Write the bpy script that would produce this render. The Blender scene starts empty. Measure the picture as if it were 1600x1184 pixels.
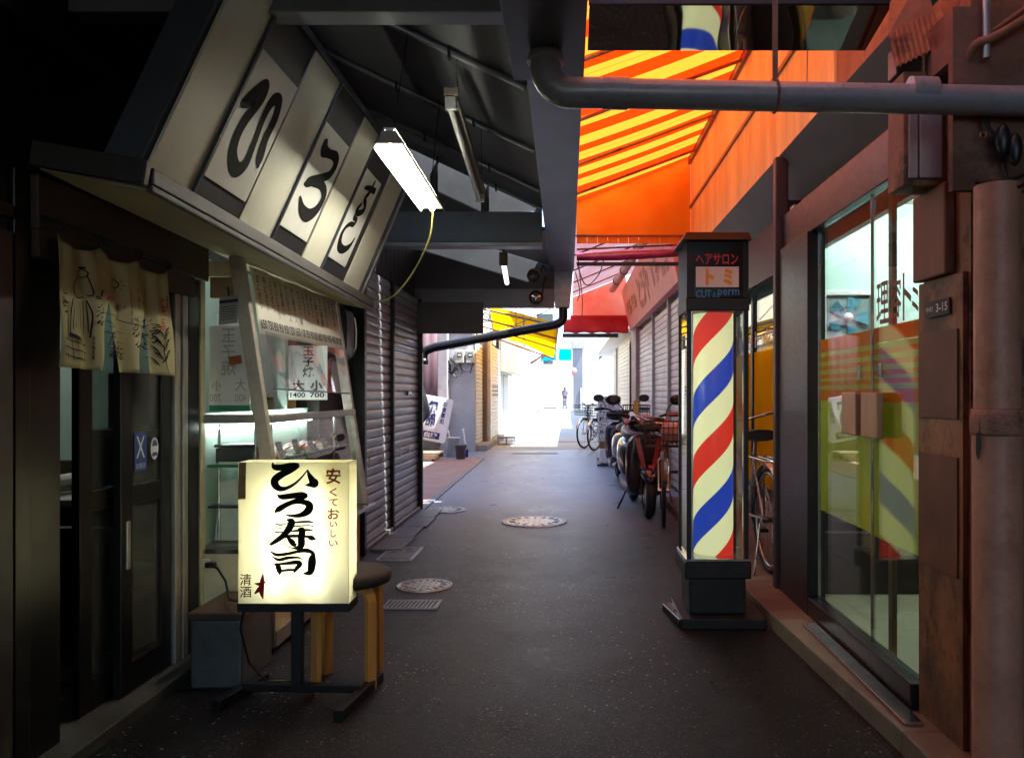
import bpy, bmesh, math, random
from mathutils import Vector, Matrix
random.seed(7)
R = math.radians
sc = bpy.context.scene
col = sc.collection
# ---------------------------------------------------------------- camera, sky, sun, exposure
F, CX, CY, H = 1244.4, 887.0, 615.0, 1.18
cam_d = bpy.data.cameras.new('camera'); cam = bpy.data.objects.new('camera', cam_d); col.objects.link(cam)
cam.location = (0, 0, H); cam.rotation_euler = (R(90), 0, 0)
cam_d.sensor_width = 36; cam_d.lens = 28
cam_d.shift_x = (800 - CX) / 1600; cam_d.shift_y = (CY - 592) / 1600
cam_d.clip_start = 0.05; cam_d.clip_end = 600
sc.camera = cam
world = bpy.data.worlds.new('World'); sc.world = world; world.use_nodes = True
wn = world.node_tree
sky = wn.nodes.new('ShaderNodeTexSky'); sky.sky_type = 'NISHITA'; sky.sun_disc = False
SUN = Vector((0.42, -0.12, 0.90)).normalized()
sky.sun_elevation = math.asin(SUN.z); sky.sun_rotation = math.atan2(SUN.x, SUN.y)
bg = wn.nodes['Background']; bg.inputs['Strength'].default_value = 0.15
wn.links.new(sky.outputs[0], bg.inputs[0])
sun_d = bpy.data.lights.new('sun', 'SUN'); sun = bpy.data.objects.new('sun', sun_d); col.objects.link(sun)
sun_d.energy = 5.0; sun_d.angle = R(0.5); sun_d.color = (.93, .965, 1)
sun.rotation_euler = SUN.to_track_quat('Z', 'Y').to_euler(); sun.location = SUN * 30
sc.view_settings.view_transform = 'Standard'; sc.view_settings.look = 'None'
sc.view_settings.exposure = 2.3; sc.view_settings.gamma = 1
cy = sc.cycles
cy.use_denoising = True
cy.max_bounces = 12; cy.diffuse_bounces = 6; cy.glossy_bounces = 5; cy.transmission_bounces = 8; cy.transparent_max_bounces = 16
cy.sample_clamp_indirect = 6; cy.caustics_reflective = False; cy.caustics_refractive = False

# ---------------------------------------------------------------- helpers
def W(px, py, Y): return Vector(((px - CX) / F * Y, Y, H + (CY - py) / F * Y))     # photo point at a known distance
def L(px, py, X):                                                                    # photo point on a wall at X
    Y = X * F / (px - CX); return Vector((X, Y, H + (CY - py) / F * Y))
def G(px, py):                                                                       # photo point on the ground
    Y = H * F / (py - CY); return Vector(((px - CX) / F * Y, Y, 0))
def lin(r, g, b):
    return tuple((c / 255 / 12.92) if c / 255 <= .04045 else ((c / 255 + .055) / 1.055) ** 2.4 for c in (r, g, b))

class NT:
    def __init__(s, name):
        s.m = bpy.data.materials.new(name); s.m.use_nodes = True; s.t = s.m.node_tree; s.n = s.t.nodes
        s.p = s.n['Principled BSDF']; s.out = s.n['Material Output']
    def add(s, t, **k):
        nd = s.n.new(t)
        for a, v in k.items(): setattr(nd, a, v)
        return nd
    def link(s, a, b): s.t.links.new(a, b)
    def coord(s, scale=(1, 1, 1), kind='Object'):
        c = s.add('ShaderNodeTexCoord'); mp = s.add('ShaderNodeMapping'); mp.inputs['Scale'].default_value = scale
        s.link(c.outputs[kind], mp.inputs[0]); return mp.outputs[0]
    def noise(s, vec, scale, detail=6, rough=.6):
        x = s.add('ShaderNodeTexNoise'); x.inputs['Scale'].default_value = scale; x.inputs['Detail'].default_value = detail
        x.inputs['Roughness'].default_value = rough; s.link(vec, x.inputs['Vector']); return x.outputs['Fac']
    def ramp(s, fac, stops):
        x = s.add('ShaderNodeValToRGB'); e = x.color_ramp.elements
        while len(e) < len(stops): e.new(.5)
        for el, (p, c) in zip(e, stops):
            el.position = p; el.color = (*c, 1) if len(c) == 3 else c
        s.link(fac, x.inputs[0]); return x.outputs[0]
    def mix(s, fac, a, b, bt='MIX'):
        x = s.add('ShaderNodeMix', data_type='RGBA', blend_type=bt)
        for v, i in ((fac, 0), (a, 6), (b, 7)):
            if hasattr(v, 'links'): s.link(v, x.inputs[i])
            else: x.inputs[i].default_value = v if i == 0 else (*v, 1)
        return x.outputs[2]
    def math(s, op, a, b=0.0, c=0.0):
        x = s.add('ShaderNodeMath', operation=op)
        for i, v in enumerate((a, b, c)):
            if hasattr(v, 'links'): s.link(v, x.inputs[i])
            else: x.inputs[i].default_value = v
        return x.outputs[0]
    def sep(s, vec):
        x = s.add('ShaderNodeSeparateXYZ'); s.link(vec, x.inputs[0]); return x.outputs
    def bump(s, h, strength, dist=.01):
        b = s.add('ShaderNodeBump'); b.inputs['Strength'].default_value = strength; b.inputs['Distance'].default_value = dist
        s.link(h, b.inputs['Height']); s.link(b.outputs[0], s.p.inputs['Normal']); return b.outputs[0]

def mul(c, k): return tuple(min(1, x * k) for x in c)
def mat(name, c, rough=.6, metal=0, var=.35, scale=5, bump=.15, spec=.5, stretch=(1, 1, 1), spots=None, coat=0):
    """weathered paint / wood / metal: two noises in the colour, one in the gloss, fine relief"""
    t = NT(name); v = t.coord(stretch)
    n1 = t.noise(v, scale, 7, .62); n2 = t.noise(v, scale * 9, 4, .7)
    cc = t.ramp(n1, [(.3, mul(c, 1 - var)), (.62, c), (.85, mul(c, 1 + var * .5))])
    cc = t.mix(var * .5, cc, t.ramp(n2, [(.35, mul(c, .45)), (.6, mul(c, 1.1))]))
    if spots:
        n3 = t.noise(v, scale * .8, 8, .75)
        cc = t.mix(t.ramp(n3, [(.52, (0, 0, 0)), (.62, (1, 1, 1))]), cc, spots)
    t.link(cc, t.p.inputs['Base Color'])
    t.link(t.math('MULTIPLY_ADD', n2, .3, max(.03, rough - .15)), t.p.inputs['Roughness'])
    t.p.inputs['Metallic'].default_value = metal; t.p.inputs['Specular IOR Level'].default_value = spec
    t.p.inputs['Coat Weight'].default_value = coat; t.p.inputs['Coat Roughness'].default_value = .08
    if bump: t.bump(n2, bump, .004)
    return t.m
def flat(name, c, rough=.5, metal=0):
    t = NT(name); t.p.inputs['Base Color'].default_value = (*c, 1); t.p.inputs['Roughness'].default_value = rough
    t.p.inputs['Metallic'].default_value = metal; return t.m
def emit(name, c, k):
    t = NT(name); t.p.inputs['Base Color'].default_value = (.8, .8, .8, 1)
    t.p.inputs['Emission Color'].default_value = (*c, 1); t.p.inputs['Emission Strength'].default_value = k; return t.m
def glass(name, tint=(.92, .96, .95), rough=0.0, dust=.04, ior=1.5, boost=1.0, dustc=(.45, .45, .42)):
    t = NT(name); n = t.add
    tr = n('ShaderNodeBsdfTransparent'); tr.inputs[0].default_value = (*tint, 1)
    gl = n('ShaderNodeBsdfGlossy'); gl.inputs['Roughness'].default_value = rough
    fr = n('ShaderNodeLayerWeight'); fr.inputs['Blend'].default_value = .5     # Schlick's law, the same from both sides of a thin pane
    k = t.math('MULTIPLY_ADD', t.math('POWER', fr.outputs['Facing'], 5.0), .96, .04)
    mx = n('ShaderNodeMixShader'); t.link(t.math('MINIMUM', t.math('MULTIPLY', k, boost), 1.0), mx.inputs[0])
    t.link(tr.outputs[0], mx.inputs[1]); t.link(gl.outputs[0], mx.inputs[2])
    di = n('ShaderNodeBsdfDiffuse'); di.inputs[0].default_value = (*dustc, 1)
    m2 = n('ShaderNodeMixShader'); v = t.coord()
    t.link(t.math('MULTIPLY', t.noise(v, 4, 8, .7), dust * 2), m2.inputs[0])
    t.link(mx.outputs[0], m2.inputs[1]); t.link(di.outputs[0], m2.inputs[2])
    t.link(m2.outputs[0], t.out.inputs[0]); return t.m
def sheet(name, colour_of, trans=.6, transp=0.0, gloss=0.0, rough=.4):
    """thin cloth, film or acrylic that passes light; colour_of(t) gives a colour socket or value"""
    t = NT(name); c = colour_of(t)
    d = t.add('ShaderNodeBsdfDiffuse'); r = t.add('ShaderNodeBsdfTranslucent')
    for b in (d, r):
        if hasattr(c, 'links'): t.link(c, b.inputs[0])
        else: b.inputs[0].default_value = (*c, 1)
    m = t.add('ShaderNodeMixShader'); m.inputs[0].default_value = trans
    t.link(d.outputs[0], m.inputs[1]); t.link(r.outputs[0], m.inputs[2]); o = m.outputs[0]
    if transp:
        tp = t.add('ShaderNodeBsdfTransparent'); m = t.add('ShaderNodeMixShader'); m.inputs[0].default_value = transp
        if hasattr(c, 'links'): t.link(c, tp.inputs[0])
        else: tp.inputs[0].default_value = (*c, 1)
        t.link(o, m.inputs[1]); t.link(tp.outputs[0], m.inputs[2]); o = m.outputs[0]
    if gloss:
        g = t.add('ShaderNodeBsdfGlossy'); g.inputs['Roughness'].default_value = rough
        m = t.add('ShaderNodeMixShader'); m.inputs[0].default_value = gloss
        t.link(o, m.inputs[1]); t.link(g.outputs[0], m.inputs[2]); o = m.outputs[0]
    t.link(o, t.out.inputs[0]); return t.m

class MB:
    def __init__(s): s.v = []; s.f = []; s.s = []
    def add(s, vs, fs, smooth=False):
        b = len(s.v); s.v += [Vector(v) for v in vs]
        s.f += [tuple(i + b for i in f) for f in fs]; s.s += [smooth] * len(fs); return s
    def hexa(s, p): return s.add(p, [(0, 3, 2, 1), (4, 5, 6, 7), (0, 1, 5, 4), (1, 2, 6, 5), (2, 3, 7, 6), (3, 0, 4, 7)])
    def box(s, x0, x1, y0, y1, z0, z1):
        return s.hexa([(x0, y0, z0), (x1, y0, z0), (x1, y1, z0), (x0, y1, z0), (x0, y0, z1), (x1, y0, z1), (x1, y1, z1), (x0, y1, z1)])
    def obox(s, c, u, v, w):            # centre and three half-extent vectors
        c, u, v, w = map(Vector, (c, u, v, w))
        return s.hexa([c - u - v - w, c + u - v - w, c + u + v - w, c - u + v - w, c - u - v + w, c + u - v + w, c + u + v + w, c - u + v + w])
    def bar(s, a, b, w, h, up=(0, 0, 1)):   # square bar between two points
        a, b, up = Vector(a), Vector(b), Vector(up); d = b - a; n = d.normalized()
        if abs(n.dot(up)) > .98: up = Vector((0, 1, 0))
        sx = n.cross(up).normalized(); uz = sx.cross(n)
        return s.obox((a + b) / 2, sx * w / 2, d / 2, uz * h / 2)
    def quad(s, a, b, c, d): return s.add([a, b, c, d], [(0, 1, 2, 3)])
    def slab(s, a, b, c, d, n):          # quad with thickness vector n
        n = Vector(n); p = [Vector(x) for x in (a, b, c, d)]
        return s.hexa(p + [x + n for x in p])
    def prism(s, pts, n):
        n = Vector(n); k = len(pts); p = [Vector(x) for x in pts]
        return s.add(p + [x + n for x in p], [tuple(range(k))[::-1], tuple(range(k, 2 * k))] + [(i, (i + 1) % k, (i + 1) % k + k, i + k) for i in range(k)])
    def tube(s, pts, r, n=10, caps=True, closed=False):
        pts = [Vector(p) for p in pts]; m = len(pts); rs = r if isinstance(r, (list, tuple)) else [r] * m
        vs = []; ref = None
        for i, p in enumerate(pts):
            if closed: d = pts[(i + 1) % m] - pts[i - 1]
            else: d = pts[min(i + 1, m - 1)] - pts[max(i - 1, 0)]
            d.normalize()
            if ref is None:
                ref = Vector((0, 0, 1)) if abs(d.z) < .9 else Vector((1, 0, 0))
            a = (ref - d * ref.dot(d)).normalized(); ref = a; b = d.cross(a)
            vs += [p + (a * math.cos(2 * math.pi * j / n) + b * math.sin(2 * math.pi * j / n)) * rs[i] for j in range(n)]
        fs = [(i * n + j, i * n + (j + 1) % n, (i + 1) % m * n + (j + 1) % n, (i + 1) % m * n + j) for i in range(m if closed else m - 1) for j in range(n)]
        s.add(vs, fs, True)
        if caps and not closed:
            s.add(vs[:n], [tuple(range(n))[::-1]]); s.add(vs[-n:], [tuple(range(n))])
        return s
    def cyl(s, a, b, r, n=16): return s.tube([a, b], r, n)
    def lathe(s, c, prof, n=32, axis='Z', arc=None):   # prof: (radius, height)
        c = Vector(c); vs = []
        for (r, h) in prof:
            for j in range(n):
                a = 2 * math.pi * j / n; x, y = r * math.cos(a), r * math.sin(a)
                vs.append(c + (Vector((x, y, h)) if axis == 'Z' else Vector((h, x, y)) if axis == 'X' else Vector((x, h, y))))
        fs = [(i * n + j, i * n + (j + 1) % n, (i + 1) * n + (j + 1) % n, (i + 1) * n + j) for i in range(len(prof) - 1) for j in range(n)]
        s.add(vs, fs, True)
        k = len(s.v) - len(vs)
        if prof[0][0] > 1e-4: s.f.append(tuple(range(k, k + n))[::-1]); s.s.append(False)
        if prof[-1][0] > 1e-4: s.f.append(tuple(range(k + n * (len(prof) - 1), k + n * len(prof)))); s.s.append(False)
        return s
    def ring(s, c, R_, r, axis='X', n=28, m=8):
        c = Vector(c); A, B = {'X': ((0, 1, 0), (0, 0, 1)), 'Y': ((1, 0, 0), (0, 0, 1)), 'Z': ((1, 0, 0), (0, 1, 0))}[axis]
        return s.tube([c + (Vector(A) * math.cos(t) + Vector(B) * math.sin(t)) * R_ for t in [2 * math.pi * i / n for i in range(n)]], r, m, closed=True)
    def ball(s, c, rx, ry=None, rz=None, n=16, m=10):
        ry = ry or rx; rz = rz or rx; c = Vector(c)
        vs = [c + Vector((rx * math.sin(math.pi * i / m) * math.cos(2 * math.pi * j / n), ry * math.sin(math.pi * i / m) * math.sin(2 * math.pi * j / n), rz * math.cos(math.pi * i / m))) for i in range(m + 1) for j in range(n)]
        return s.add(vs, [(i * n + j, (i + 1) * n + j, (i + 1) * n + (j + 1) % n, i * n + (j + 1) % n) for i in range(m) for j in range(n)], True)
    def grid(s, fn, nu, nv, thick=None):
        vs = [fn(i / nu, j / nv) for j in range(nv + 1) for i in range(nu + 1)]
        return s.add(vs, [(j * (nu + 1) + i, j * (nu + 1) + i + 1, (j + 1) * (nu + 1) + i + 1, (j + 1) * (nu + 1) + i) for j in range(nv) for i in range(nu)], True)
    def loft(s, secs, n=20):             # secs: (centre, half width, half height, power) sections in the plane x,z along y
        vs = []
        for (c, a, b, e) in secs:
            for j in range(n):
                t = 2 * math.pi * j / n; cs, sn = math.cos(t), math.sin(t)
                vs.append(Vector(c) + Vector((a * math.copysign(abs(cs) ** e, cs), 0, b * math.copysign(abs(sn) ** e, sn))))
        fs = [(i * n + j, i * n + (j + 1) % n, (i + 1) * n + (j + 1) % n, (i + 1) * n + j) for i in range(len(secs) - 1) for j in range(n)]
        s.add(vs, fs, True); s.add(vs[:n], [tuple(range(n))[::-1]]); s.add(vs[-n:], [tuple(range(n))]); return s
    def build(s, name, m, parent=None, bevel=0, local=False, solid=0, subd=0, recalc=True):
        o0 = Vector((0, 0, 0)) if (parent is None or local) else Vector(ORG.get(parent.name, (0, 0, 0)))
        me = bpy.data.meshes.new(name); me.from_pydata([v - o0 for v in s.v], [], s.f)
        me.polygons.foreach_set('use_smooth', s.s)
        if recalc:
            b = bmesh.new(); b.from_mesh(me); bmesh.ops.remove_doubles(b, verts=b.verts, dist=1e-6) if subd else None
            bmesh.ops.recalc_face_normals(b, faces=b.faces); b.to_mesh(me); b.free()
        me.materials.append(m); o = bpy.data.objects.new(name, me); col.objects.link(o)
        if parent: o.parent = parent
        ORG[o.name] = o0
        if solid: q = o.modifiers.new('thickness', 'SOLIDIFY'); q.thickness = solid; q.offset = 0
        if subd: q = o.modifiers.new('round', 'SUBSURF'); q.levels = q.render_levels = subd
        if bevel: q = o.modifiers.new('edge', 'BEVEL'); q.width = bevel; q.segments = 2; q.limit_method = 'ANGLE'
        return o
ORG = {}
def tag(o, label, cat, group=None):
    o['label'] = label; o['category'] = cat
    if group: o['group'] = group
    return o
def thing(name, label, cat, loc=(0, 0, 0), group=None, rz=0):
    o = bpy.data.objects.new(name, None); col.objects.link(o); o.location = loc; o.rotation_euler[2] = rz
    o.empty_display_size = .1; ORG[o.name] = Vector(loc); return tag(o, label, cat, group)
def struct(o, kind='structure'): o['kind'] = kind; return o
def copy_tree(o, parent=None):
    c = o.copy(); col.objects.link(c); c.parent = parent
    for ch in list(o.children): copy_tree(ch, c)
    return c

# writing: text meshes come from Blender's built-in font, brush strokes are drawn point by point
def text_mb(body, bold=0.0, line=1.0):
    cu = bpy.data.curves.new('writing', 'FONT'); cu.body = body; cu.size = 1; cu.offset = bold; cu.space_line = line
    cu.align_x = 'CENTER'; cu.resolution_u = 3
    ob = bpy.data.objects.new('writing', cu); col.objects.link(ob)
    dg = bpy.context.evaluated_depsgraph_get(); me = bpy.data.meshes.new_from_object(ob.evaluated_get(dg))
    vs = [v.co.copy() for v in me.vertices]; fs = [tuple(p.vertices) for p in me.polygons]
    bpy.data.objects.remove(ob); bpy.data.curves.remove(cu); bpy.data.meshes.remove(me)
    x0, x1 = min(v.x for v in vs), max(v.x for v in vs); y0, y1 = min(v.y for v in vs), max(v.y for v in vs)
    return [((v.x - x0) / (x1 - x0), (v.y - y0) / (y1 - y0)) for v in vs], fs, (x1 - x0) / (y1 - y0)
def write(mb, body, fn, u0, u1, v0, v1, bold=0.0, line=1.0):
    """lay a text into the rectangle u0..u1, v0..v1 of the surface fn(u, v)"""
    vs, fs, asp = text_mb(body, bold, line)
    return mb.add([fn(u0 + (u1 - u0) * x, v0 + (v1 - v0) * y) for x, y in vs], fs)
def vert(s): return '\n'.join(s)
def smooth_path(pts, k=7):
    out = []
    for i in range(len(pts) - 1):
        p = [pts[max(0, i - 1)], pts[i], pts[i + 1], pts[min(len(pts) - 1, i + 2)]]
        for j in range(k):
            t = j / k
            out.append(tuple(.5 * (2 * b + (c - a) * t + (2 * a - 5 * b + 4 * c - d) * t * t + (3 * b - a - 3 * c + d) * t ** 3) for a, b, c, d in zip(*p)))
    out.append(tuple(pts[-1])); return out
_lift = [0]
def brush(mb, pts, fn, wk=1.0, k=7, asp=1.0):
    """ink stroke of changing width through (x, y, width) points on the surface fn(x, y, lift); asp = y units per x unit"""
    p = smooth_path(pts, k); _lift[0] = (_lift[0] + 1) % 6; z = _lift[0] * .00025
    P = [Vector((a, b * asp)) for a, b, w in p]; lft = []; rgt = []
    for i in range(len(p)):
        d = P[min(i + 1, len(P) - 1)] - P[max(0, i - 1)]
        d = d.normalized() if d.length > 1e-9 else Vector((1, 0)); n = Vector((-d.y, d.x)); w = max(.0001, p[i][2]) * wk / 2
        lft.append(P[i] + n * w); rgt.append(P[i] - n * w)
    f = lambda q: fn(q.x, q.y / asp, z)
    m = len(P); mb.add([f(q) for q in lft] + [f(q) for q in rgt], [(i, i + 1, m + i + 1, m + i) for i in range(m - 1)])
    for c, w in ((P[0], p[0][2]), (P[-1], p[-1][2])):
        mb.add([fn(c.x + math.cos(t) * w * wk / 2, (c.y + math.sin(t) * w * wk / 2) / asp, z + .0001) for t in [i * math.pi / 5 for i in range(10)]], [tuple(range(10))])
    return mb
def plane(o, u, v, lift=.0015):
    o, u, v = Vector(o), Vector(u), Vector(v); n = u.cross(v).normalized()
    return lambda a, b, z=0: o + u * a + v * b + n * (lift + z)

# ---------------------------------------------------------------- materials
M = {}
def asphalt():
    t = NT('asphalt'); v = t.coord()
    n1 = t.noise(v, .8, 6, .6); n2 = t.noise(v, 90, 3, .7); n3 = t.noise(v, 2.4, 8, .65)
    vo = t.add('ShaderNodeTexVoronoi'); vo.inputs['Scale'].default_value = 125; t.link(v, vo.inputs['Vector'])
    vo2 = t.add('ShaderNodeTexVoronoi'); vo2.inputs['Scale'].default_value = 60; t.link(v, vo2.inputs['Vector'])
    base = t.ramp(n1, [(.3, (.0065, .0066, .0075)), (.55, (.011, .0112, .0125)), (.75, (.016, .0165, .018))])
    base = t.mix(.45, base, t.ramp(n2, [(.40, (.001, .001, .0011)), (.60, (.024, .0235, .025))]))
    base = t.mix(t.ramp(n3, [(.56, (0, 0, 0)), (.70, (.7, .7, .7))]), base, (.005, .005, .0055))          # old damp stains
    y = t.sep(v)[1]; x = t.sep(v)[0]
    wob = t.math('MULTIPLY', t.math('SUBTRACT', n3, .5), .35)
    patch = t.math('MULTIPLY', t.math('LESS_THAN', t.math('ABSOLUTE', t.math('SUBTRACT', t.math('ADD', y, wob), 5.6)), .55), t.math('LESS_THAN', t.math('ABSOLUTE', t.math('ADD', x, .25)), .75))
    base = t.mix(t.math('MULTIPLY', patch, .55), base, (.0055, .0056, .0065))                                    # a darker trench patch
    ck = t.add('ShaderNodeTexVoronoi', feature='DISTANCE_TO_EDGE'); ck.inputs['Scale'].default_value = .55
    wv = t.add('ShaderNodeVectorMath', operation='ADD'); nv = t.add('ShaderNodeTexNoise'); nv.inputs['Scale'].default_value = 3; nv.inputs['Detail'].default_value = 8
    t.link(v, nv.inputs['Vector']); t.link(v, wv.inputs[0]); t.link(nv.outputs['Color'], wv.inputs[1]); t.link(wv.outputs[0], ck.inputs['Vector'])
    crack = t.math('MULTIPLY', t.math('LESS_THAN', ck.outputs['Distance'], .0045), t.math('GREATER_THAN', n1, .47))
    base = t.mix(crack, base, (.002, .002, .002))
    rnd = t.sep(vo.outputs['Color'])[0]
    stone = t.math('MULTIPLY', t.math('LESS_THAN', vo.outputs['Distance'], .42), t.math('GREATER_THAN', rnd, .80))
    base = t.mix(t.math('MULTIPLY', stone, t.ramp(n3, [(.40, (.25, .25, .25)), (.60, (1, 1, 1))])), base, (.15, .146, .15))
    rnd2 = t.sep(vo2.outputs['Color'])[0]
    big = t.math('MULTIPLY', t.math('LESS_THAN', vo2.outputs['Distance'], .30), t.math('GREATER_THAN', rnd2, .93))
    base = t.mix(t.math('MULTIPLY', big, t.ramp(n1, [(.42, (0, 0, 0)), (.58, (1, 1, 1))])), base, (.52, .50, .49))
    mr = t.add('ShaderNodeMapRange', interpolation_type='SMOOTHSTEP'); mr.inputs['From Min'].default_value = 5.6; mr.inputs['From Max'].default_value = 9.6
    t.link(t.math('ADD', y, t.math('MULTIPLY', wob, 4.0)), mr.inputs['Value'])                          # paler, smoother old asphalt up the alley, with bluish skylight sheen painted in
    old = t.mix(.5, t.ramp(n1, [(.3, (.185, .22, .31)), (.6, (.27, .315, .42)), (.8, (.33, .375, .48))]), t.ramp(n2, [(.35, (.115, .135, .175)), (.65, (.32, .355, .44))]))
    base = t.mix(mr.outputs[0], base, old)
    t.link(base, t.p.inputs['Base Color'])
    t.link(t.math('MULTIPLY_ADD', n3, .30, .16), t.p.inputs['Roughness']); t.p.inputs['Specular IOR Level'].default_value = .14
    n5 = t.noise(v, 210, 4, .75); h = t.math('ADD', t.math('MULTIPLY', stone, .35), t.math('ADD', t.math('MULTIPLY', n5, 1.2), t.math('MULTIPLY', n2, .5))); t.bump(t.math('SUBTRACT', h, crack), .9, .0045)
    return t.m
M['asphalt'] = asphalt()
def brick_mat():
    t = NT('brick_pavers'); v = t.coord()
    b = t.add('ShaderNodeTexBrick'); t.link(v, b.inputs[0]); b.inputs['Scale'].default_value = 1
    b.inputs['Brick Width'].default_value = .2; b.inputs['Row Height'].default_value = .1; b.inputs['Mortar Size'].default_value = .006
    b.inputs['Color1'].default_value = (.36, .19, .16, 1); b.inputs['Color2'].default_value = (.28, .15, .135, 1); b.inputs['Mortar'].default_value = (.2, .16, .15, 1)
    t.link(t.mix(.4, b.outputs[0], t.ramp(t.noise(v, 3, 8), [(.35, (.2, .12, .11)), (.65, (.42, .26, .22))])), t.p.inputs['Base Color'])
    t.p.inputs['Roughness'].default_value = .65; return t.m
M['brick'] = brick_mat()
M['concrete'] = mat('concrete', (.30, .285, .265), .8, var=.4, scale=3, bump=.4)
M['kerb'] = mat('kerb_concrete', (.16, .135, .10), .75, var=.5, scale=4, bump=.4)
M['slate'] = mat('slate_slab', (.15, .157, .175), .5, var=.4, scale=5)
M['iron'] = mat('cast_iron', (.42, .44, .48), .42, .7, var=.4, scale=14, bump=.3)
M['dark_iron'] = mat('black_iron', (.012, .012, .013), .45, .2, var=.4, bump=.2)
M['slat'] = mat('shutter_steel', (.56, .55, .535), .38, .7, var=.5, scale=3, bump=.12, stretch=(1, .5, 3))
M['slat_white'] = mat('cream_shutter_paint', (.62, .58, .50), .5, .1, var=.2, scale=3, bump=.08)
M['roof_grey'] = mat('grey_roof_sheet', (.125, .125, .132), .6, var=.3, scale=2.2, bump=.08)
M['steel_grey'] = mat('grey_painted_steel', (.24, .25, .29), .4, .2, var=.25, scale=2.5, bump=.06)
M['purlin'] = mat('purlin_steel', (.30, .30, .31), .35, .5, var=.3, scale=8)
M['pipe_grey'] = mat('grey_pvc', (.33, .31, .34), .3, var=.25, scale=4, bump=.04)
M['black_pipe'] = mat('black_pvc', (.018, .017, .022), .3, var=.25, scale=6, bump=.05)
M['dark_wood'] = mat('dark_stained_wood', (.030, .023, .020), .5, var=.5, scale=5, stretch=(6, .6, 6))
M['brown_wood'] = mat('brown_board', (.062, .034, .022), .6, var=.5, scale=5, stretch=(5, .5, 5))
M['alu_dark'] = mat('bronze_aluminium', (.024, .022, .021), .35, .6, var=.3, scale=5, bump=.05)
M['alu'] = mat('dull_aluminium', (.42, .40, .36), .35, .6, var=.3, scale=5, bump=.05)
M['cream'] = mat('cream_painted_board', (.60, .54, .36), .6, var=.3, scale=3, bump=.1)
M['cream_sign'] = mat('sign_cream_panel', (.74, .72, .60), .55, var=.14, scale=2.5, bump=.05)  # paler cream of the big sign's panels
M['sign_white'] = mat('sign_white_board', (.80, .79, .74), .5, var=.14, scale=3, bump=.04)
M['sign_black'] = mat('black_sign_board', (.017, .018, .022), .5, var=.45, scale=6, bump=.15)
M['sign_blue'] = mat('slate_blue_board', (.055, .065, .09), .5, var=.3, scale=4, bump=.1)
M['ledge'] = mat('weathered_ledge', (.11, .105, .105), .6, var=.6, scale=7, bump=.4, stretch=(4, .5, 4))
M['ink'] = mat('black_ink', (.010, .010, .010), .8, var=.3, scale=20, bump=0, spec=.15)
M['ink_red'] = flat('red_ink', (.5, .02, .012), .5)
M['ink_blue'] = flat('blue_ink', (.02, .06, .26), .5)
M['white'] = mat('white_paint', (.74, .74, .72), .5, var=.15, scale=4, bump=.05)
M['paper'] = mat('paper', (.84, .83, .76), .8, var=.15, scale=5, bump=.03)
M['chrome'] = mat('worn_chrome', (.62, .61, .6), .18, 1, var=.4, scale=10, bump=.05)
M['rubber'] = mat('black_rubber', (.012, .012, .012), .6, var=.3, scale=12)
M['black_plastic'] = mat('black_plastic', (.014, .014, .015), .38, var=.3, scale=10, bump=.06)
M['rust'] = mat('rusty_painted_steel', (.32, .145, .08), .62, var=.5, scale=5, bump=.35, spots=(.07, .035, .02))
M['salmon'] = mat('salmon_painted_pipe', (.56, .26, .17), .5, var=.4, scale=4, bump=.25, spots=(.36, .15, .09))
M['grey_box'] = mat('grey_enamel_box', (.33, .31, .31), .5, var=.25, scale=6, bump=.08)
M['glass'] = glass('window_glass')
M['glass_front'] = glass('shop_front_glass', (.93, .97, .95), dust=.02, boost=1.15)
M['glass_old'] = glass('frosted_old_glass', (.55, .6, .58), .12, dust=.12, dustc=(.3, .32, .3))
M['mint'] = mat('mint_wall', (.50, .66, .60), .7, var=.1, scale=1.5, bump=.04)
M['ceil_white'] = mat('ceiling_board', (.55, .57, .55), .8, var=.1, scale=2)
M['lino'] = mat('lino_floor', (.42, .40, .27), .5, var=.3, scale=2)
M['tube'] = emit('fluorescent_tube', (1, .97, .80), 18)
M['tube_cool'] = emit('shop_tube', (.86, 1, .96), 12)
M['tube_off'] = mat('unlit_tube', (.78, .79, .77), .15, var=.08, bump=0)

# ---------------------------------------------------------------- ground
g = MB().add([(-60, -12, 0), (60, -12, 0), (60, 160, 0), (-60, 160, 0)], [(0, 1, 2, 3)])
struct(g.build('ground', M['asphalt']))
struct(MB().box(-4.2, -1.53, 8.05, 14.4, -.05, .012).build('brick_pavement', M['brick']))
struct(MB().hexa([(-1.528, 8.05, -.05), (-1.45, 8.05, -.05), (-1.50, 14.4, -.05), (-1.528, 14.4, -.05), (-1.528, 8.05, .016), (-1.45, 8.05, .016), (-1.50, 14.4, .016), (-1.528, 14.4, .016)]).build('kerb', M['slate'], bevel=.004))
m = MB()
for i in range(4): m.box(-1.47, -1.24 - .02 * (i % 2), 5.95 + i * .52, 5.95 + i * .52 + .505, -.03, .02)
struct(m.build('path', M['slate'], bevel=.004))
m = MB(); e = [(1.10, 2.0), (1.09, 2.62), (1.02, 3.93), (1.0, 4.6), (1.02, 8.6)]
for i in range(len(e) - 1):
    (x0, y0), (x1, y1) = e[i], e[i + 1]
    m.hexa([(x0, y0, -.05), (1.8, y0, -.05), (1.8, y1, -.05), (x1, y1, -.05), (x0 + .012, y0, .07), (1.8, y0, .07), (1.8, y1, .07), (x1 + .012, y1, .07)])
struct(m.build('pavement', M['kerb'], bevel=.006))
struct(MB().box(-.75, .85, 19.3, 19.75, -.02, .007).box(-1.1, -.2, 15.6, 15.9, -.02, .004).build('road_marking', M['concrete']))
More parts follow.
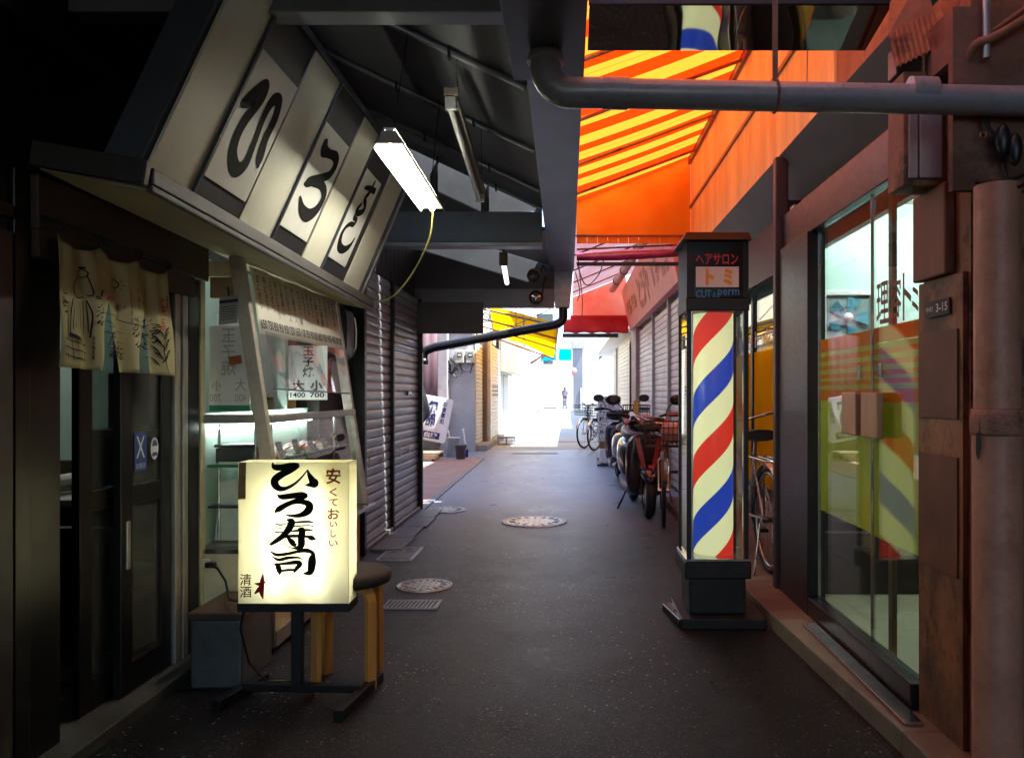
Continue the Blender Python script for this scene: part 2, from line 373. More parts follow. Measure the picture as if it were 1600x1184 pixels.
struct(MB().box(-1.66, 1.29, 16.8, 61.9, -.05, .002).build('road', mat('pale_concrete_road', (.29, .30, .32), .6, var=.2, scale=1)))
struct(MB().box(-60, 60, 62, 66, -.05, .10).build('far_pavement', M['concrete'], bevel=.02))

# ---------------------------------------------------------------- covers in the asphalt
def cover_mat(name, s):
    t = NT(name); v = t.coord()
    b = t.add('ShaderNodeTexBrick'); t.link(v, b.inputs[0]); b.inputs['Scale'].default_value = 1; b.inputs['Brick Width'].default_value = s * 2.2
    b.inputs['Row Height'].default_value = s; b.inputs['Mortar Size'].default_value = s * .16
    b.inputs['Color1'].default_value = (.62, .64, .68, 1); b.inputs['Color2'].default_value = (.55, .57, .61, 1); b.inputs['Mortar'].default_value = (.07, .07, .075, 1)
    t.link(t.mix(t.ramp(t.noise(v, 12), [(.4, (0, 0, 0)), (.65, (.6, .6, .6))]), b.outputs[0], (.12, .12, .125)), t.p.inputs['Base Color'])
    t.p.inputs['Metallic'].default_value = .35; t.p.inputs['Roughness'].default_value = .33; t.bump(b.outputs[1], -.5, .006); return t.m
M['cover'] = cover_mat('patterned_cast_iron', .045); M['cover_small'] = cover_mat('small_patterned_cast_iron', .03)
def manhole(p, r, label, m_):
    t = thing('manhole_cover', label, 'manhole cover', (p.x, p.y, 0), 'iron covers set in the alley asphalt')
    MB().lathe((p.x, p.y, 0), [(r * 1.0, -.02), (r * 1.0, .008), (r * .91, .008), (r * .91, -.02)], 48).build('rim', M['iron'], t)
    MB().lathe((p.x, p.y, 0), [(r * .90, -.02), (r * .90, .007), (r * .88, .009)], 48).build('lid', m_, t)
    b = MB()
    for i in range(16):
        a = i * math.pi / 8; b.obox((p.x + math.cos(a) * r * .7, p.y + math.sin(a) * r * .7, .011), (math.cos(a) * r * .09, math.sin(a) * r * .09, 0), (-math.sin(a) * r * .03, math.cos(a) * r * .03, 0), (0, 0, .003))
    b.build('stud', M['iron'], t)
manhole(G(835, 815), .30, 'large round pale iron cover in the middle of the alley', M['cover'])
manhole(G(663, 915), .17, 'small round iron cover nearest the wooden stool', M['cover_small'])
manhole(G(697, 797), .20, 'round dark iron cover beside the brick pavement corner', M['cover_small'])
t = thing('drain_cover', 'square grey drain cover in the asphalt beside the steel shutters', 'drain cover', (-1.2, 5.9, 0))
MB().box(-1.36, -1.10, 5.62, 6.1, -.02, .008).build('frame', M['iron'], t, bevel=.002)
MB().box(-1.335, -1.125, 5.65, 6.07, -.01, .013).build('plate', M['slate'], t, bevel=.003)
b = MB()
for q in ((.06, .02), (-.06, .02), (.04, .13)): b.box(-1.23 + q[0] - .02, -1.23 + q[0] + .02, 5.86 + q[1], 5.87 + q[1], .011, .016)
b.build('handle_slot', M['dark_iron'], t)
t = thing('drain_grate', 'rectangular slotted drain grate near the small round cover', 'drain grate', (-.86, 4.45, 0))
b = MB()
x0, x1, y0, y1 = -1.02, -.715, 4.36, 4.54
for q in ((x0, x1, y0, y0 + .012), (x0, x1, y1 - .012, y1), (x0, x0 + .012, y0 + .012, y1 - .012), (x1 - .012, x1, y0 + .012, y1 - .012)): b.box(*q, -.01, .008)
b.build('frame', M['iron'], t)
MB().box(x0 + .012, x1 - .012, y0 + .012, y1 - .012, -.01, .003).build('recess', M['dark_iron'], t)
b = MB()
for i in range(12): xx = x0 + .02 + i * .0235; b.hexa([(xx, y0 + .012, .001), (xx + .01, y0 + .012, .001), (xx + .02, y1 - .012, .001), (xx + .01, y1 - .012, .001), (xx, y0 + .012, .008), (xx + .01, y0 + .012, .008), (xx + .02, y1 - .012, .008), (xx + .01, y1 - .012, .008)])
b.build('bars', M['iron'], t)
# ---------------------------------------------------------------- sushi shop, left of the alley
def box_part(parent, name, m_, *bs, bevel=0):
    b = MB()
    for q in bs: b.box(*q)
    return b.build(name, m_, parent, bevel=bevel)
shop = thing('sushi_shop', 'dark wooden sushi shop front with sliding glass doors behind the cloth curtain', 'shop building', (-1.66, 3.6, 0))
box_part(shop, 'wall', M['dark_wood'], (-1.82, -1.67, -9, 5.76, 1.86, 3.45), (-1.82, -1.66, -9, 2.36, 0, 1.86), (-1.80, -1.60, 5.13, 5.76, 0, 1.86))
box_part(shop, 'trim', M['brown_wood'], (-1.67, -1.63, -2, 3.4, 2.30, 2.345), (-1.67, -1.64, -2, 2.36, 1.70, 1.74), bevel=.004)
b = MB()
for i in range(9): b.box(-1.66, -1.635, .3 + i * .23, .31 + i * .23 + .2, .05, 1.66)
b.build('panelling', M['dark_wood'], shop, bevel=.004)
mint_in = box_part(shop, 'interior_wall', M['mint'], (-4.4, -1.8, 5.3, 5.4, .74, 2.45), (-4.5, -4.4, .5, 5.4, .74, 2.45))
box_part(shop, 'wainscot', M['brown_wood'], (-4.4, -1.8, 5.26, 5.4, 0, .738), (-4.5, -4.37, .5, 5.25, 0, .738))
box_part(shop, 'interior_ceiling', M['ceil_white'], (-4.5, -1.83, .5, 5.4, 2.452, 2.55))
box_part(shop, 'interior_floor', M['dark_wood'], (-4.5, -1.7, .5, 5.4, -.04, .02))
box_part(shop, 'partition', M['dark_wood'], (-4.5, -1.83, .4, .5, 0, 2.55), (-1.83, -1.805, 3.56, 3.62, 0, 1.86))
# door opening: header, post, sill, then two sliding panels of different tracks
box_part(shop, 'door_header', M['brown_wood'], (-1.70, -1.62, 2.44, 3.60, 1.685, 1.855), bevel=.006); box_part(shop, 'header_strip', M['brown_wood'], (-1.652, -1.622, 2.445, 3.465, 1.60, 1.684))
for q in ((-1.72, -1.645, 2.37, 2.44, 0, 1.855), (-1.70, -1.655, 2.441, 2.60, 0, 1.683), (-1.72, -1.65, 3.47, 3.565, 0, 1.683)): box_part(shop, 'door_post', M['alu_dark'], q, bevel=.004)
box_part(shop, 'door_sill', mat('grimy_sill', (.06, .055, .045), .7, var=.5, scale=6), (-1.76, -1.56, 2.44, 3.56, -.02, .045), bevel=.006)
def slider(y0, y1, x, ys, label=None, gl='glass_old', stile='alu_dark'):
    w = ys; d = box_part(shop, 'sliding_door', M[stile], (x - .015, x + .015, y0, y0 + w, .047, 1.68), (x - .015, x + .015, y1 - w, y1, .047, 1.68),
        (x - .0145, x + .0145, y0 + w, y1 - w, .047, .16), (x - .0145, x + .0145, y0 + w, y1 - w, .755, .83), (x - .0145, x + .0145, y0 + w, y1 - w, 1.62, 1.68), bevel=.003)
    g_ = box_part(d, 'pane', M[gl], (x - .003, x + .003, y0 + w, y1 - w, .83, 1.62), (x - .003, x + .003, y0 + w, y1 - w, .16, .755))
    return d
d1 = slider(2.775, 3.12, -1.715, .075)
d2 = slider(2.955, 3.33, -1.672, .08)
box_part(d2, 'pull', M['alu'], (-1.658, -1.650, 2.985, 3.01, .52, .70), bevel=.003)
b = MB()
for i in range(4): b.box(-1.668, -1.642 - .006 * (i % 2), 3.335 + i * .034, 3.335 + i * .034 + .024, .047, 1.66)
b.build('door_ribs', M['alu'], shop, bevel=.003)
st = plane((-1.668, 3.06, .86), (0, 1, 0), (0, 0, 1), .003)
b = MB(); b.add([st(0, .02), st(.09, .02), st(.09, .17), st(0, .17)], [(0, 1, 2, 3)]); b.build('blue_sticker', M['ink_blue'], d2)
b = MB(); write(b, 'X', lambda a, c: st(a, c, .001), .012, .075, .07, .155); write(b, '加盟店', lambda a, c: st(a, c, .001), .01, .08, .03, .05)
b.build('sticker_writing', M['white'], d2)
b = MB(); b.add([st(.15 + .03 * math.cos(i * .314), .10 + .045 * math.sin(i * .314)) for i in range(20)], [tuple(range(20))]); b.build('round_sticker', M['white'], d2)
b = MB(); b.add([st(.15 + .02 * math.cos(i * .314), .11 + .025 * math.sin(i * .314), .001) for i in range(11)], [tuple(range(11))])
b.add([st(.128, .07, .001), st(.172, .07, .001), st(.166, .085, .001), st(.134, .085, .001)], [(0, 1, 2, 3)]); b.build('sticker_mark', M['ink_blue'], d2)
# soffit and eave edge that carry the big sign
def zb(y): return 1.847 - (y - 2.42) / 2.53 * .07
b = MB(); b.hexa([(-1.59, 2.40, 1.855), (-1.27, 2.40, zb(2.40) - .055), (-1.27, 5.12, zb(5.12) - .055), (-1.66, 5.12, 1.80), (-1.59, 2.40, 1.875), (-1.27, 2.40, zb(2.4) - .035), (-1.27, 5.12, zb(5.12) - .035), (-1.66, 5.12, 1.82)])
b.build('soffit', M['cream'], shop)
b = MB()
for y0, y1 in ((2.40, 5.14),):
    b.bar((-1.272, y0, zb(y0) - .012), (-1.272, y1, zb(y1) - .012), .05, .05)
    b.bar((-1.262, y0, zb(y0) - .049), (-1.262, y1, zb(y1) - .049), .022, .02)
b.build('eave_edge', M['ledge'], shop, bevel=.004)
b = MB(); b.bar((-1.59, 2.37, 1.895), (-1.25, 2.37, 1.835), .03, .075); b.build('end_board', M['dark_wood'], shop, bevel=.004)
# things inside the shop
t = thing('ceiling_lamp', 'small lit lamp on the sushi shop ceiling, inside behind the curtain', 'lamp', (-3.0, 4.4, 2.44))
MB().cyl((-3.5, 4.4, 2.41), (-2.5, 4.4, 2.41), .018).build('tube', emit('shop_interior_tube', (.95, 1, .93), 9), t)
MB().box(-3.55, -2.45, 4.36, 4.44, 2.43, 2.452).build('batten', M['white'], t)
t = thing('counter', 'pale counter inside the sushi shop door with a newspaper on it', 'counter', (-2.4, 3.9, 0))
box_part(t, 'top', M['paper'], (-3.4, -1.95, 3.45, 3.95, .69, .72), bevel=.004); box_part(t, 'front', M['dark_wood'], (-3.4, -1.95, 3.55, 3.9, .02, .69))
t = thing('newspaper', 'rolled newspaper on the counter inside the doorway', 'newspaper', (-2.15, 3.6, .72))
b = MB(); pts = [(-2.33 + .05 * (1 - i / 40) * math.cos(i * .55), .765 + .045 * (1 - i / 60) * math.sin(i * .55)) for i in range(26)]
for i in range(25): (a, c), (d, e) = pts[i], pts[i + 1]; b.quad((a, 3.52, c), (d, 3.52, e), (d, 3.80, e), (a, 3.80, c))
b.build('roll', M['paper'], t, solid=.002)
t = thing('remote_box', 'small black box behind the newspaper on the sushi shop counter', 'box', (-2.1, 3.85, .72))
box_part(t, 'body', M['black_plastic'], (-2.2, -1.98, 3.82, 3.9, .72, .755), bevel=.006); box_part(t, 'cloth', flat('green_cloth', (.02, .12, .03)), (-2.36, -2.22, 3.83, 3.92, .72, .728))
t = thing('swivel_chair', 'black padded swivel chair in the dark behind the sushi shop door', 'chair', (-1.98, 3.2, 0))
MB().loft([((-1.98, 3.14, .5), .20, .15, .3), ((-1.98, 3.20, .5), .20, .15, .3)]).build('backrest', M['black_plastic'], t, bevel=.01)
MB().lathe((-1.98, 3.40, .36), [(.19, 0), (.21, .03), (.19, .07), (0, .08)], 24).build('seat', M['black_plastic'], t)
MB().cyl((-1.98, 3.36, .03), (-1.98, 3.36, .38), .028).build('column', M['dark_iron'], t)
MB().lathe((-1.98, 3.36, .02), [(.2, 0), (.19, .02), (.03, .05)], 24).build('foot', M['dark_iron'], t)
MB().bar((-1.98, 3.18, .3), (-1.98, 3.38, .36), .05, .015).build('bracket', M['dark_iron'], t)
# ---------------------------------------------------------------- the big sign over the front
sign = thing('shop_sign', 'long leaning sign box with three brushed characters on white boards', 'shop sign', (-1.2, 3.7, 1.8))
def SP(y, t_, z=0.0):   # point on the leaning face: along the alley, up the slope, proud of it
    b_ = Vector((-1.30, y, zb(y))); tp = Vector((-.978, y, 2.528)); n = Vector((.91, 0, -.41))
    return b_ + (tp - b_) * t_ + n * z
def sign_box(name, m_, y0, y1, t0, t1, z0, z1, bevel=.002):
    b = MB(); b.hexa([SP(y0, t0, z0), SP(y1, t0, z0), SP(y1, t1, z0), SP(y0, t1, z0), SP(y0, t0, z1), SP(y1, t0, z1), SP(y1, t1, z1), SP(y0, t1, z1)])
    return b.build(name, m_, sign, bevel=bevel)
b = MB(); b.slab((-1.665, 2.5, 2.50), (-1.09, 2.5, 2.50), (-1.09, 4.96, 2.50), (-1.665, 4.96, 2.50), (0, 0, .02)); b.build('light_stop', M['dark_wood'], sign)  # hidden board, added to stop lamp light leaking past the sign
sign_box('case', M['sign_blue'], 2.40, 4.97, 0, 1.0, -.115, -.002)
for y0, y1 in ((2.425, 2.70), (3.095, 3.42), (3.83, 4.11), (4.55, 4.86)): sign_box('cream_panel', M['cream_sign'], y0, y1, .015, .985, 0, .010)
for y0, y1 in ((2.715, 3.09), (3.425, 3.825), (4.115, 4.545)): sign_box('black_panel', M['sign_black'], y0, y1, .015, .985, 0, .006)
for y in (2.707, 3.422, 4.112): sign_box('stile', M['sign_blue'], y - .012, y + .003, .01, .99, .0105, .022)
b = MB()
for (y0, y1, t0, t1) in ((2.40, 4.97, .986, 1.02), (4.862, 4.90, .015, .985), (4.905, 4.97, .0, .985)):
    b.hexa([SP(y0, t0, -.01), SP(y1, t0, -.01), SP(y1, t1, -.01), SP(y0, t1, -.01), SP(y0, t0, .018), SP(y1, t0, .018), SP(y1, t1, .018), SP(y0, t1, .018)])
b.build('frame', M['sign_blue'], sign, bevel=.003)
b = MB(); b.hexa([SP(4.902, .0, -.01), SP(4.912, .0, -.01), SP(4.912, 1, -.01), SP(4.902, 1, -.01), SP(4.902, .0, .026), SP(4.912, .0, .026), SP(4.912, 1, .026), SP(4.902, 1, .026)]); b.build('edge_strip', M['alu'], sign)
boards = [(2.725, 3.075), (3.44, 3.795), (4.125, 4.45)]
glyphs = [
 [[(.09, .60, .10), (.17, .66, .15), (.30, .81, .10), (.37, .80, .09), (.37, .70, .10), (.26, .52, .12), (.24, .38, .12), (.31, .25, .13), (.50, .17, .15), (.63, .25, .12), (.615, .42, .09), (.57, .62, .09), (.60, .77, .12), (.72, .80, .12), (.80, .68, .12), (.80, .50, .12), (.86, .36, .13), (.90, .30, .06)]],
 [[(.22, .84, .12), (.28, .79, .15), (.45, .80, .10), (.68, .825, .12), (.80, .775, .13), (.76, .66, .11), (.55, .575, .11), (.25, .47, .12), (.16, .435, .05)], [(.20, .46, .06), (.40, .50, .10), (.68, .525, .11), (.88, .46, .12), (.85, .32, .14), (.66, .22, .16), (.40, .23, .12), (.20, .31, .04)]],
 [[(.30, .83, .05), (.50, .86, .07), (.80, .88, .09)], [(.62, .95, .06), (.60, .84, .08), (.50, .74, .08), (.62, .70, .08), (.68, .63, .09), (.50, .57, .09), (.36, .585, .08), (.44, .66, .06)], [(.42, .56, .06), (.40, .50, .07), (.56, .50, .06), (.52, .44, .07), (.36, .42, .07), (.22, .36, .07), (.18, .26, .10), (.30, .16, .12), (.55, .15, .11), (.76, .22, .09), (.84, .32, .04)]]]
for (y0, y1), gs in zip(boards, glyphs):
    bo = sign_box('white_board', M['sign_white'], y0, y1, .135, .765, .0065, .014)
    b = MB()
    for g_ in gs: brush(b, g_, lambda a, c, z, y0=y0, y1=y1: SP(y0 + (y1 - y0) * a, .135 + .63 * c, .0152 + z), 1.2, asp=1.4)
    b.build('brushed_character', M['ink'], bo)
# ---------------------------------------------------------------- cloth curtain over the door
noren = thing('door_curtain', 'short cream cloth curtain with ink drawings hanging across the doorway', 'curtain', (-1.6, 2.85, 1.68))
slits = [(.385, .60), (.715, .64)]
def cloth(u, v, z=0.0):      # u along the door, v 0 bottom .. 1 top
    sag = .028 * (abs(math.sin(u * 3 * math.pi)) ** .8) * v ** 2
    wav = .010 * math.sin(u * 21 + v * 2) * (1.1 - .5 * v) + .006 * math.sin(u * 43 + 1 + v * 3)
    y = 2.495 + .69 * u + (1 - v) * (-.045 + .03 * u)
    return Vector((-1.60 + wav + .03 * (1 - v) + .0018 + z, y + .004 * math.sin(v * 9 + u * 5), 1.262 + .42 * v - sag - .012 * u))
b = MB(); cols = [0, slits[0][0], slits[1][0], 1]
for k in range(3):
    a0, a1 = cols[k], cols[k + 1]
    def f(u, v, a0=a0, a1=a1, k=k):
        l = a0 + ((.080 * (max(0, slits[k - 1][1] - v) / .6) ** .9 - .004 * (v < .6)) if k > 0 else 0)
        r = a1 - (.080 * (max(0, slits[k][1] - v) / .6) ** .9 if k < 2 else 0)
        return cloth(l + (r - l) * u, v, -.0018)
    b.grid(f, 16, 26)
def cloth_mat(t):
    v = t.coord(); n = t.noise(v, 7, 6)
    return t.ramp(n, [(.3, (.50, .46, .27)), (.6, (.62, .58, .37)), (.8, (.70, .66, .45))])
cl = b.build('cloth', sheet('curtain_cloth', cloth_mat, .3), noren, solid=.0015)
b = MB(); ck = lambda a, c, z=0: cloth(a, c, .003 + z)
def ik(pts, w=1): brush(b, pts, ck, w, asp=.62)
W1 = .006
ik([(.16, .80, W1), (.19, .83, W1), (.215, .80, W1), (.205, .765, W1), (.175, .76, W1), (.16, .80, W1)])           # standing figure on a plinth
ik([(.17, .84, .012), (.20, .845, .01)]); ik([(.21, .78, W1), (.23, .70, W1), (.245, .62, .008), (.22, .60, W1)]); ik([(.16, .75, W1), (.11, .70, W1), (.10, .62, W1), (.13, .57, .008), (.20, .585, .006)])
for i in range(8): ik([(.10 + .017 * i, .55 - .01 * (i % 2), .004), (.085 + .021 * i, .42, .005), (.07 + .024 * i, .28 + .02 * (i % 3), .004)])
ik([(.22, .56, .006), (.25, .44, .008), (.245, .26, .008)]); ik([(.10, .55, .006), (.085, .42, .006), (.075, .27, .006)])
ik([(.07, .26, .016), (.14, .235, .018), (.19, .215, .01)])
for y in (.20, .14, .08): ik([(.02, y + .02, .005), (.12, y, .006), (.22, y - .01, .005)])
for x in (.03, .08, .14, .20): ik([(x, .22, .004), (x + .01, .07, .005)])
random.seed(3)
for cx_, cy_, nx, ny, n_ in ((.285, .50, .035, .14, 26), (.03, .50, .02, .08, 12), (.63, .27, .06, .07, 20), (.75, .40, .10, .10, 46), (.43, .17, .085, .075, 34), (.60, .42, .03, .06, 12)):
    for i in range(n_):
        x = cx_ + random.uniform(-nx, nx); y = cy_ + random.uniform(-ny, ny); a = random.uniform(-.7, .9)
        ik([(x, y, .002), (x + .012 * math.cos(a), y + .02 * math.sin(a), random.uniform(.004, .010)), (x + .028 * math.cos(a), y + .035 * math.sin(a) + .006, .002)])
ik([(.33, .13, .004), (.38, .24, .006), (.42, .33, .007), (.47, .24, .006), (.53, .12, .004)])
ik([(.44, .80, .006), (.47, .815, .006), (.495, .79, .006), (.485, .75, .006), (.455, .74, .006), (.43, .765, .006), (.44, .80, .006)])
for i in range(9): a = i * .7; ik([(.465 + .045 * math.cos(a), .777 + .052 * math.sin(a), .004), (.465 + .062 * math.cos(a), .777 + .066 * math.sin(a), .003)])
ik([(.30, .47, .003), (.42, .475, .004), (.55, .435, .005), (.66, .42, .003)])
for i in range(9): ik([(.32 + .06 * (i % 3), .40 - .03 * i, .002), (.37 + .06 * (i % 3), .408 - .03 * i, .004), (.42 + .055 * (i % 3), .395 - .03 * i, .002)])
for i in range(7): ik([(.68 + .035 * (i % 3), .28 - .022 * i, .002), (.75, .30 - .025 * i, .004), (.80, .275 - .02 * i, .002)])
for i in range(12):                                                                                           # leafy plant in the corner
    x = .86 + .012 * (i % 4); y = .09 + .027 * i; s_ = 1 if i % 2 else -1
    ik([(x, y, .003), (x + s_ * .03, y + .045, .011), (x + s_ * .058, y + .075, .002)])
    ik([(x, y, .003), (x + s_ * .035, y + .025, .004), (x + s_ * .058, y + .075, .002)])
ik([(.93, .02, .006), (.90, .12, .007), (.88, .28, .006), (.95, .42, .004)])
for s_, x, y0, y1, w in (('月の名所は', .565, .44, .74, .016), ('桂浜', .49, .46, .60, .018), ('ふ', .525, .56, .62, .012), ('あげて', .61, .53, .68, .012), ('海原を', .655, .56, .75, .014), ('見てをる', .715, .58, .82, .016), ('よさこい', .765, .62, .81, .014), ('高知', .955, .64, .77, .018), ('坂本龍馬像', .26, .08, .27, .014)):
    write(b, vert(s_), ck, x - w / 2, x + w / 2, y0, y1, .008)
b.build('ink_drawing', M['ink'], cl)
b = MB()
write(b, '桂', ck, .875, .935, .60, .76, .03); write(b, '浜', ck, .868, .925, .42, .55, .03)
for x, y in ((.385, .60), (.715, .64)): ik([(x - .022, y - .005, .014), (x, y + .022, .018), (x + .022, y - .002, .014)])
b.build('red_writing', M['ink_red'], cl)
for u in (0, .335, .665, 1):
    p = cloth(u, 1, 0); MB().ring(p + Vector((.004, 0, .022)), .018, .005, 'X', 16, 6).build('hook_ring', M['alu_dark'], noren)
b = MB().cyl((-1.61, 2.44, 1.722), (-1.61, 3.24, 1.70), .006); b.build('rod', M['alu_dark'], noren)
# ---------------------------------------------------------------- glass display case
case = thing('display_case', 'glass sushi display case with raked cream uprights and a mid ledge', 'display case', (-1.5, 4.3, 0))
def FX(z): return -1.50 + .20 * (1.78 - z) / 1.31         # raked front
box_part(case, 'base', M['cream'], (-1.66, -1.33, 3.61, 5.10, .06, .455), bevel=.004)
box_part(case, 'base_trim', M['alu'], (-1.66, -1.325, 3.603, 3.609, .03, .10), (-1.38, -1.322, 3.600, 3.606, .102, .455), (-1.329, -1.322, 3.62, 5.1, .03, .10), bevel=.002)
box_part(case, 'counter_plate', M['chrome'], (-1.66, -1.245, 3.60, 5.16, .456, .478), bevel=.003)
for y in (3.62, 5.08):
    b = MB(); b.hexa([(FX(.48) - .03, y - .022, .48), (FX(.48) + .03, y - .022, .48), (FX(.48) + .03, y + .022, .48), (FX(.48) - .03, y + .022, .48), (FX(1.8) - .03, y - .022, 1.8), (FX(1.8) + .03, y - .022, 1.8), (FX(1.8) + .03, y + .022, 1.8), (FX(1.8) - .03, y + .022, 1.8)])
    b.build('upright', mat('worn_ivory_upright', (.50, .46, .40), .5, var=.3, scale=6, bump=.1, spots=(.33, .28, .22)), case, bevel=.004)
box_part(case, 'corner_post', M['cream'], (-1.70, -1.648, 3.58, 3.625, 0, 1.79), bevel=.003)
b = MB(); b.box(-1.647, FX(1.06) - .031, 3.60, 3.64, 1.045, 1.085); b.box(FX(1.06) - .03, FX(1.06) + .045, 3.645, 5.055, 1.045, 1.08); b.build('ledge', M['alu'], case, bevel=.004)
box_part(case, 'top_rail', M['cream'], (-1.55, -1.47, 3.645, 5.055, 1.775, 1.81), (-1.647, -1.532, 3.60, 3.64, 1.71, 1.78), bevel=.003)
b = MB()
b.slab((FX(1.04), 3.645, 1.04), (FX(1.04), 5.055, 1.04), (FX(.48), 5.055, .482), (FX(.48), 3.645, .482), (.004, 0, 0))
b.build('front_glass', M['glass_front'], case)
b = MB().prism([(-1.646, 3.62, .482), (FX(.48) - .032, 3.62, .482), (FX(1.04) - .032, 3.62, 1.04), (-1.646, 3.62, 1.04)], (0, .004, 0)); b.build('side_glass', M['glass'], case)
box_part(case, 'shelf', glass('shelf_glass', (.75, .9, .82), dust=.05), (-1.65, -1.43, 3.65, 5.05, .845, .853))
box_part(case, 'shelf_edge', flat('green_glass_edge', (.02, .20, .09), .2), (-1.43, -1.424, 3.65, 5.05, .842, .855), (-1.65, -1.43, 3.643, 3.6495, .842, .855))
box_part(case, 'lower_shelf', M['alu_dark'], (-1.65, -1.40, 3.65, 5.05, .655, .665))
box_part(case, 'back_panel', M['mint'], (-1.70, -1.66, 3.63, 5.08, .48, 1.04)); box_part(case, 'deck', M['alu'], (-1.66, -1.36, 3.65, 5.05, .479, .49))
b = MB()
for x, y in ((-1.62, 3.70), (-1.62, 4.35), (-1.62, 4.95), (-1.45, 3.70), (-1.45, 4.95)): b.cyl((x, y, .49), (x, y, 1.04), .008, 8)
b.build('shelf_support', M['chrome'], case)
MB().cyl((-1.625, 3.66, 1.022), (-1.625, 5.04, 1.022), .009, 10).build('light_tube', emit('case_tube', (.9, 1, .95), 7), case)
box_part(case, 'window_frame', M['mint'], (-1.70, -1.66, 3.63, 5.08, 1.04, 1.09), (-1.70, -1.655, 4.22, 4.27, 1.09, 1.78), (-1.70, -1.655, 4.66, 4.70, 1.09, 1.78))
box_part(case, 'wood_board', mat('varnished_wood', (.34, .21, .09), .5, scale=3, stretch=(1, 1, 6)), (-1.645, -1.535, 3.66, 3.69, 1.62, 1.74), bevel=.004)
cream_trays = [(3.78, (.5, .07, .05)), (4.02, (.55, .30, .20)), (4.27, (.62, .50, .42)), (4.52, (.52, .08, .06)), (4.77, (.6, .35, .28))]
nm = ['deep red tuna', 'pale salmon', 'white fish', 'dark red tuna at the middle', 'pink shrimp']
for i, (y, c) in enumerate(cream_trays):
    t = thing('fish_tray', 'tray of %s on the glass shelf of the display case' % nm[i], 'tray', (-1.52, y, .855), 'trays in the display case')
    box_part(t, 'tray', flat('green_tray', (.03, .22, .08), .4) if i % 2 else M['white'], (-1.62, -1.44, y - .09, y + .09, .854, .866), bevel=.003)
    f_ = mat('fish_flesh', c, .3, var=.4, scale=20)
    b = MB()
    for j in range(4): b.loft([((-1.59 + j * .042, y - .07, .878), .019, .012, .7), ((-1.58 + j * .042, y, .884), .021, .018, .7), ((-1.59 + j * .042, y + .07, .878), .019, .012, .7)], 10)
    b.build('fillet', f_, t)
tl = ['nearest the big upright', 'second from the big upright', 'in the middle of the row', 'second from the far upright', 'nearest the far upright']
for i in range(5):
    y = 3.92 + i * .235; t = thing('price_tag', 'white and blue price tag %s in the display case' % tl[i], 'price tag', (-1.42, y, .855), 'price tags in the display case')
    pf = plane((-1.418, y, .856), (.0, .085, 0), (-.025, 0, .085), 0)
    b = MB(); b.slab(pf(0, 0), pf(1, 0), pf(1, 1), pf(0, 1), (-.002, 0, 0)); b.build('card', M['white'], t)
    b = MB(); b.add([pf(0, .74, .001), pf(1, .74, .001), pf(1, 1, .001), pf(0, 1, .001)], [(0, 1, 2, 3)]); b.build('blue_band', M['ink_blue'], t)
    b = MB(); write(b, ['まぐろ', 'サーモン', 'いか', 'はまち', 'えび'][i], lambda a, c: pf(a, c, .001), .12, .88, .42, .66); write(b, ['200', '150', '150', '180', '150'][i], lambda a, c: pf(a, c, .001), .2, .8, .08, .34); b.build('tag_writing', M['ink'], t)
t = thing('black_box', 'black lacquered box standing in the near corner of the display case', 'box', (-1.55, 3.76, .855))
box_part(t, 'body', M['black_plastic'], (-1.635, -1.455, 3.69, 3.82, .855, .93), bevel=.01); box_part(t, 'lid', M['black_plastic'], (-1.64, -1.45, 3.685, 3.825, .931, .945), bevel=.006)
t = thing('glass_dish', 'pale stacked dish on the lower deck of the display case', 'dish', (-1.55, 3.8, .49))
MB().lathe((-1.57, 3.78, .491), [(.03, 0), (.06, .02), (.07, .06), (.066, .06), (.05, .015)], 24).build('bowl', M['white'], t)
t = thing('lidded_tub', 'grey lidded tub beside the dish in the display case', 'tub', (-1.45, 3.85, .49))
MB().lathe((-1.44, 3.86, .491), [(.055, 0), (.06, .075)], 20).build('body', M['slate'], t); MB().lathe((-1.44, 3.86, .567), [(.064, 0), (.064, .012), (.05, .02), (0, .02)], 20).build('lid', M['grey_box'], t)
b = MB().prism([(-1.64, 3.70, .50), (-1.50, 3.70, .50), (-1.47, 3.70, .80), (-1.62, 3.70, .77)], (0, .02, 0))
t = tag(b.build('cutting_board', M['sign_white']), 'pale board leaning on the supports low in the display case', 'board')
# menu sheet, vinyl flap, posters
def FP(y, z, k=0.0): return Vector((FX(z) + .034 + k, y, z + .15 * k))
menu = thing('menu_sheet', 'long handwritten price list stretched between the case uprights', 'menu', (-1.47, 4.35, 1.6))
b = MB().grid(lambda u, v: FP(3.66 + 1.37 * u, 1.455 + .31 * v, .004 * math.sin(u * 17) + .002 * math.sin(u * 40 + v * 3)), 40, 6)
mp = b.build('paper', M['paper'], menu, solid=.001)
b = MB(); names = ['並にぎり', '中にぎり', '上にぎり', '特上にぎり', '上巻寿し', '中上にぎり（一人）', '特上盛合（一人）', '十二カン盛', '上ちらし', '鉄火丼', 'あなご', '上鉄火巻', 'うに軍艦', '上まぐろ', '玉子', '特製巻寿し', '大巻']
price = ['650', '750', '850', '950', '950', '1250', '1650', '1100', '950', '900', '850', '800', '950', '950', '450', '1000', '700']
mf = lambda a, c, z=0: FP(3.66 + 1.37 * a, 1.455 + .31 * c, .0085 + .004 * math.sin(a * 17))
for i, (n_, p_) in enumerate(zip(names, price)):
    x = .035 + i * .0572; hgt = min(.60, .11 * len(n_) + .08)
    b = MB(); write(b, vert(n_.replace('（', '').replace('）', '')), mf, x - .013, x + .013, .90 - hgt, .90, .008)
    b.build('menu_item', M['ink'], mp); b = MB(); write(b, p_, mf, x - .024, x + .024, .08, .22, .015); b.build('menu_price', M['ink'], mp)
b = MB()
